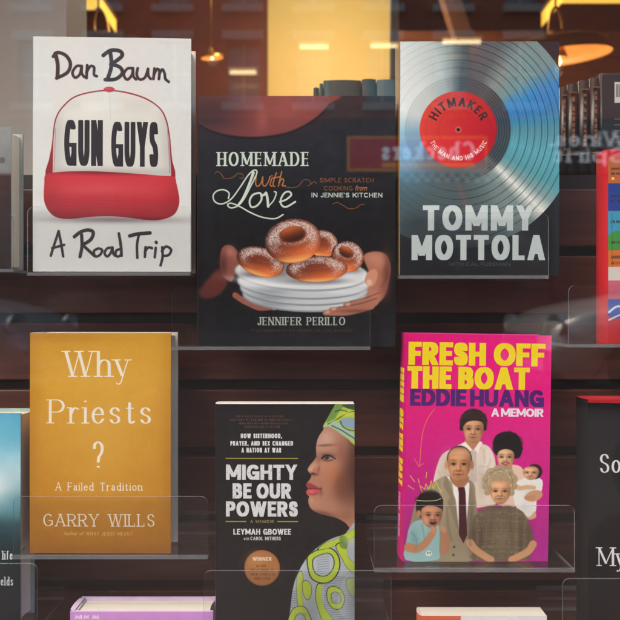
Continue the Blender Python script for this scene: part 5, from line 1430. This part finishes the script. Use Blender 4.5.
# wall built of horizontal bands and piers so that every window is a real opening
zs_ = [fz(118)] + sum([[fz(pb), fz(pa)] for pa, pb in zrow], []) + [fz(-230)]
for k in range(0, len(zs_) - 1):
    za, zb_ = zs_[k], zs_[k + 1]
    if k % 2 == 0: mb.box(xL - bx, xR - bx, -.35, 0, za - bz, zb_ - bz)
    else:
        xs_ = [xL] + [v for q in range(-2, 8) for v in (fx(16 + 70 * q), fx(50 + 70 * q))] + [xR]
        for a, b_ in zip(xs_[0::2], xs_[1::2]): mb.box(a - bx, b_ - bx, -.35, 0, za - bz, zb_ - bz)
mb.build('wall', M['brick'], bld)
MB().box(xL - bx, xR - bx, -4.5, -.36, 0, fz(-228) - bz).build('core', M['darkshop'], bld)
MB().box(xL - bx - .1, xR - bx + .1, -.4, .25, fz(-230) - bz + .002, fz(-250) - bz, bev=.03).build('cornice', M['stone'], bld)
for (a, b_, c_, d_) in wins:
    w_ = MB().box(a - bx + .001, b_ - bx - .001, -.2, -.17, c_ - bz + .001, d_ - bz - .001).build('window', M['winglass'], bld)
    m = MB(); m.box((a + b_) / 2 - bx - .02, (a + b_) / 2 - bx + .02, -.168, -.13, c_ - bz + .01, d_ - bz - .01); m.box(a - bx + .01, b_ - bx - .01, -.128, -.10, (c_ + d_) / 2 - bz - .02, (c_ + d_) / 2 - bz + .02)
    m.build('glazing_bar', M['stone'], w_)
    m = MB(); m.box(a - bx - .06, b_ - bx + .06, .003, .09, c_ - bz - .12, c_ - bz - .004); m.build('sill', M['stone'], w_)
    m = MB(); m.box(a - bx - .06, b_ - bx + .06, .003, .05, d_ - bz + .004, d_ - bz + .14); m.build('lintel', M['stone'], w_)
# shop fronts at street level
m = MB(); m.box(xL - bx, xR - bx, -.3, .0, .002, fz(119) - bz); m.build('shopfront', M['darkshop'], bld)
for k in range(9):
    a = fx(-120 + k * 84); b_ = fx(-50 + k * 84)
    MB().box(a - bx, b_ - bx, .003, .05, fz(330) - bz, fz(190) - bz).build('shop_window', M['shopglass'], bld)
# tubes burning in the upper windows
def tube_lamp(px0, px1, py, label, dy=.0):
    x0, x1, z = fx(px0), fx(px1), fz(py)
    root = empty('tube_lamp', ((x0 + x1) / 2, yf + .16 + dy, z)); tag(root, label, 'lamp', 'strip lamps on the brick building')
    w2 = (x1 - x0) / 2
    m = MB(); m.tube([(-w2, 0, 0), (w2, 0, 0)], .028, 10); m.build('tube', M['tube'], root)
    m = MB(); m.box(-w2 - .03, w2 + .03, -.07, .05, .052, .09); m.box(-.03, .03, -.16 - dy + .002, -.071, .052, .09); m.build('fitting', M['stone'], root)
tube_lamp(231, 257, 76, 'strip lamp mirrored beside the yellow wall')
tube_lamp(300, 328, 51, 'strip lamp mirrored on the yellow wall, nearer the cookbook')
tube_lamp(370, 396, 50, 'strip lamp mirrored next to the slim post')
tube_lamp(441, 478, 46, 'strip lamp mirrored on the vinyl record book')

# signs: boards standing proud of the shop fronts, lettered to be read from the shop side
def sign(px0, px1, py0, py1, cv, label, rough=.5, glowing=.6):
    """the board faces +y; its reader's right hand is -x, so the picture is laid on that way round"""
    x0, x1, z0, z1 = fx(px0), fx(px1), fz(py1), fz(py0)
    root = empty('shop_sign', ((x0 + x1) / 2, yf + .12, z0)); tag(root, label, 'sign', 'shop signs across the street')
    w2, h = (x1 - x0) / 2, z1 - z0
    m_ = print_mat('sign print', cv, rough, added_glow=glowing)  # sign face given an added glow of its own
    bm = bmesh.new(); uvl = bm.loops.layers.uv.new('UVMap')
    q = [(-w2, .0, 0), (w2, .0, 0), (w2, .0, h), (-w2, .0, h)]
    f = bm.faces.new([bm.verts.new(p) for p in q][::-1])
    for lp in f.loops:
        co = lp.vert.co; lp[uvl].uv = ((w2 - co.x) / (2 * w2), co.z / h)
    bm.normal_update()
    me = bpy.data.meshes.new('sign_face'); bm.to_mesh(me); bm.free(); link('sign_face', me, m_, root)
    MB().box(-w2 - .02, w2 + .02, -.11, -.004, -.02, h + .02, bev=.01).build('sign_box', M['darkshop'], root)
cv = Canvas(0, 0, 138, 34, 4, (196, 140, 40)); cv.poly([(1.6, 1.6), (136.4, 1.6), (136.4, 32.4), (1.6, 32.4)], (150, 26, 34), soft=.3)
cv.text('Checkers', 12, 23, 18, pw=.2, ph=.12, thin=.14, p=2, fit=92, track=.14, serif=.08, col=(214, 228, 238)); cv.poly([(12, 26), (104, 26), (104, 30), (12, 30)], (196, 140, 40), soft=.5)
sign(347, 485, 138.5, 172.5, cv, 'red shop sign with a yellow border and pale lettering')
cv = Canvas(0, 0, 110, 46, 4, (26, 26, 29)); cv.text('Wines.', 10, 20, 14.5, pw=.2, ph=.13, thin=.15, p=2, fit=76, track=.18, serif=.09, col=(226, 234, 238)); cv.text('Spirit', 12, 36, 14.5, pw=.2, ph=.13, thin=.15, p=2, fit=71, track=.2, serif=.09, col=(226, 234, 238))
sign(524, 634, 128, 174, cv, 'black shop sign with two lines of pale lettering about drink')
# white valance over the cheque shop
aw = empty('awning', (fx(395), yf + .06, fz(176))); tag(aw, 'narrow pale awning with a chequered fringe under the red shop sign', 'awning')
aL = fx(500) - fx(395)
MB().prism([(0, 0), (.5, -.02), (.5, -.06), (0, -.07)], 'x', 0, aL).build('canopy', M['stone'], aw)
mb = MB(); m2 = 22
for k in range(m2):
    for j in range(2):
        mb.box(aL * k / m2 + .0005, aL * (k + 1) / m2 - .0005, .47, .48, -.062 - .07 * (j + 1), -.062 - .07 * j - .0005, (k + j) % 2)
mb.build('fringe', [M['stone'], M['darkshop']], aw)
# parked cars: lofted body with arches, glasshouse, lamps and wheels
def car(name, x_nose, sgn, yc, paint, label):
    """x_nose: world x of the nose; sgn=+1: the body runs towards +x from it"""
    root = empty(name, (x_nose, yc, GROUND - .12)); tag(root, label, 'car', 'cars parked across the street')
    top = [(0, .46), (.05, .62), (.25, .74), (.6, .82), (1.1, .9), (1.45, .95), (2.0, 1.30), (2.5, 1.44), (3.1, 1.44), (3.6, 1.30), (4.0, 1.02), (4.35, .98), (4.45, .8), (4.45, .45)]
    def prof(xx, tbl): return float(np.interp(xx, [p[0] for p in tbl], [p[1] for p in tbl]))
    body_top = [(0, .50), (.05, .62), (.25, .73), (.6, .81), (1.1, .89), (1.5, .95), (2.2, .97), (3.6, 1.0), (4.1, 1.0), (4.35, .95), (4.45, .75)]
    half = [(0, .58), (.08, .70), (.25, .80), (.6, .87), (2.2, .90), (3.8, .87), (4.2, .80), (4.45, .66)]
    bm = bmesh.new(); rows = []
    X = [0, .03, .08, .16, .28, .42, .55, .68, .82, .95, 1.1, 1.3, 1.6, 2.0, 2.4, 2.8, 3.0, 3.14, 3.27, 3.4, 3.54, 3.68, 3.8, 4.0, 4.2, 4.35, 4.42, 4.45]
    for xx in X:
        h = prof(xx, body_top); hw = prof(xx, half)
        lo = .20 if .15 < xx < 4.3 else .26
        for wc in (.76, 3.44):
            d = abs(xx - wc)
            if d < .36: lo = max(lo, .30 + math.sqrt(.36 ** 2 - d * d) * .98)
        sec = [(-hw * .96, lo), (-hw, max(lo + .02, .42)), (-hw, max(lo + .04, h * .72)), (-hw * .95, h * .93), (-hw * .78, h), (0, h + .03), (hw * .78, h), (hw * .95, h * .93), (hw, max(lo + .04, h * .72)), (hw, max(lo + .02, .42)), (hw * .96, lo)]
        rows.append([bm.verts.new((sgn * xx, y_, z_)) for y_, z_ in sec])
    for a, b_ in zip(rows, rows[1:]):
        for k in range(len(a) - 1):
            f = bm.faces.new((a[k], a[k + 1], b_[k + 1], b_[k])); f.smooth = True
        f = bm.faces.new((a[0], b_[0], b_[-1], a[-1]))
    bm.faces.new(rows[0]); bm.faces.new(rows[-1])
    bmesh.ops.recalc_face_normals(bm, faces=bm.faces[:])
    me = bpy.data.meshes.new('body'); bm.to_mesh(me); bm.free(); link('body', me, paint, root)
    # cabin
    roof = [(1.35, .93), (2.05, 1.32), (2.5, 1.43), (3.1, 1.43), (3.55, 1.30), (4.05, 1.0)]
    bm = bmesh.new(); rows = []
    for xx in (1.35, 1.7, 2.05, 2.5, 3.1, 3.55, 3.8, 4.05):
        h = prof(xx, roof); b0 = prof(xx, body_top) - .04
        t_ = (h - b0) / .5
        hb, ht = .80, .80 - .22 * min(1, max(0, t_))
        rows.append([bm.verts.new((sgn * xx, y_, z_)) for y_, z_ in ((-hb, b0), (-ht, h - .05 * t_), (-ht * .8, h), (0, h + .02), (ht * .8, h), (ht, h - .05 * t_), (hb, b0))])
    for a, b_ in zip(rows, rows[1:]):
        for k in range(6):
            f = bm.faces.new((a[k], a[k + 1], b_[k + 1], b_[k])); f.smooth = True
            xm = (a[0].co.x + b_[0].co.x) / 2 * sgn
            f.material_index = 1 if (k in (0, 5) or xm < 1.9 or xm > 3.6) else 0
    bmesh.ops.recalc_face_normals(bm, faces=bm.faces[:])
    me = bpy.data.meshes.new('cabin'); bm.to_mesh(me); bm.free(); link('cabin', me, [paint, M['carglass']], root)
    for wc in (.76, 3.44):
        for sy in (-1, 1):
            mt = Matrix.Rotation(R(90), 4, 'X')
            wb = MB().lathe([(.20, -.1), (.29, -.1), (.315, -.07), (.315, .07), (.29, .1), (.20, .1)], n=28, mat=mt, c=(sgn * wc, sy * .77, .315)).build('wheel', M['tyre'], root)
            MB().lathe([(.001, .085), (.06, .085), (.1, .06), (.19, .075), (.2, .1), (.2, -.1), (.001, -.08)], n=28, mat=mt if sy < 0 else Matrix.Rotation(R(-90), 4, 'X'), c=(sgn * wc, sy * .77, .315)).build('rim', M['rim'], wb)
    for sy in (-1, 1):
        m = MB(); m.lathe([(.001, .05), (.06, .042), (.10, .01), (.11, -.02)], n=20, mat=Matrix.Rotation(R(90) * -sgn * -1, 4, 'Y') @ Matrix.Diagonal((.85, 1.5, 1, 1)), c=(sgn * .10, sy * .58, .62))
        m.build('headlight', M['lampglass'], root)
        m = MB(); m.box(sgn * 1.62 - .07, sgn * 1.62 + .07, sy * .98 - .09, sy * .98 + .09, .98, 1.10, bev=.03); m.build('wing_mirror', paint, root)
    m = MB()
    for k in range(4): m.box(-.03, .03, -.42, .42, .36 + .05 * k, .385 + .05 * k, bev=.006)
    m.build('grille', M['blackplastic'], root)
    return root
yc = -4.6
car('parked_car', rx(549, yc + .7), 1, yc, M['carpaint'], 'silver car whose front wing is mirrored beside the red banded book')
car('parked_car', rx(22, yc + .7), -1, yc, M['bluepaint'], 'pale blue car whose bonnet is mirrored below the grey book')
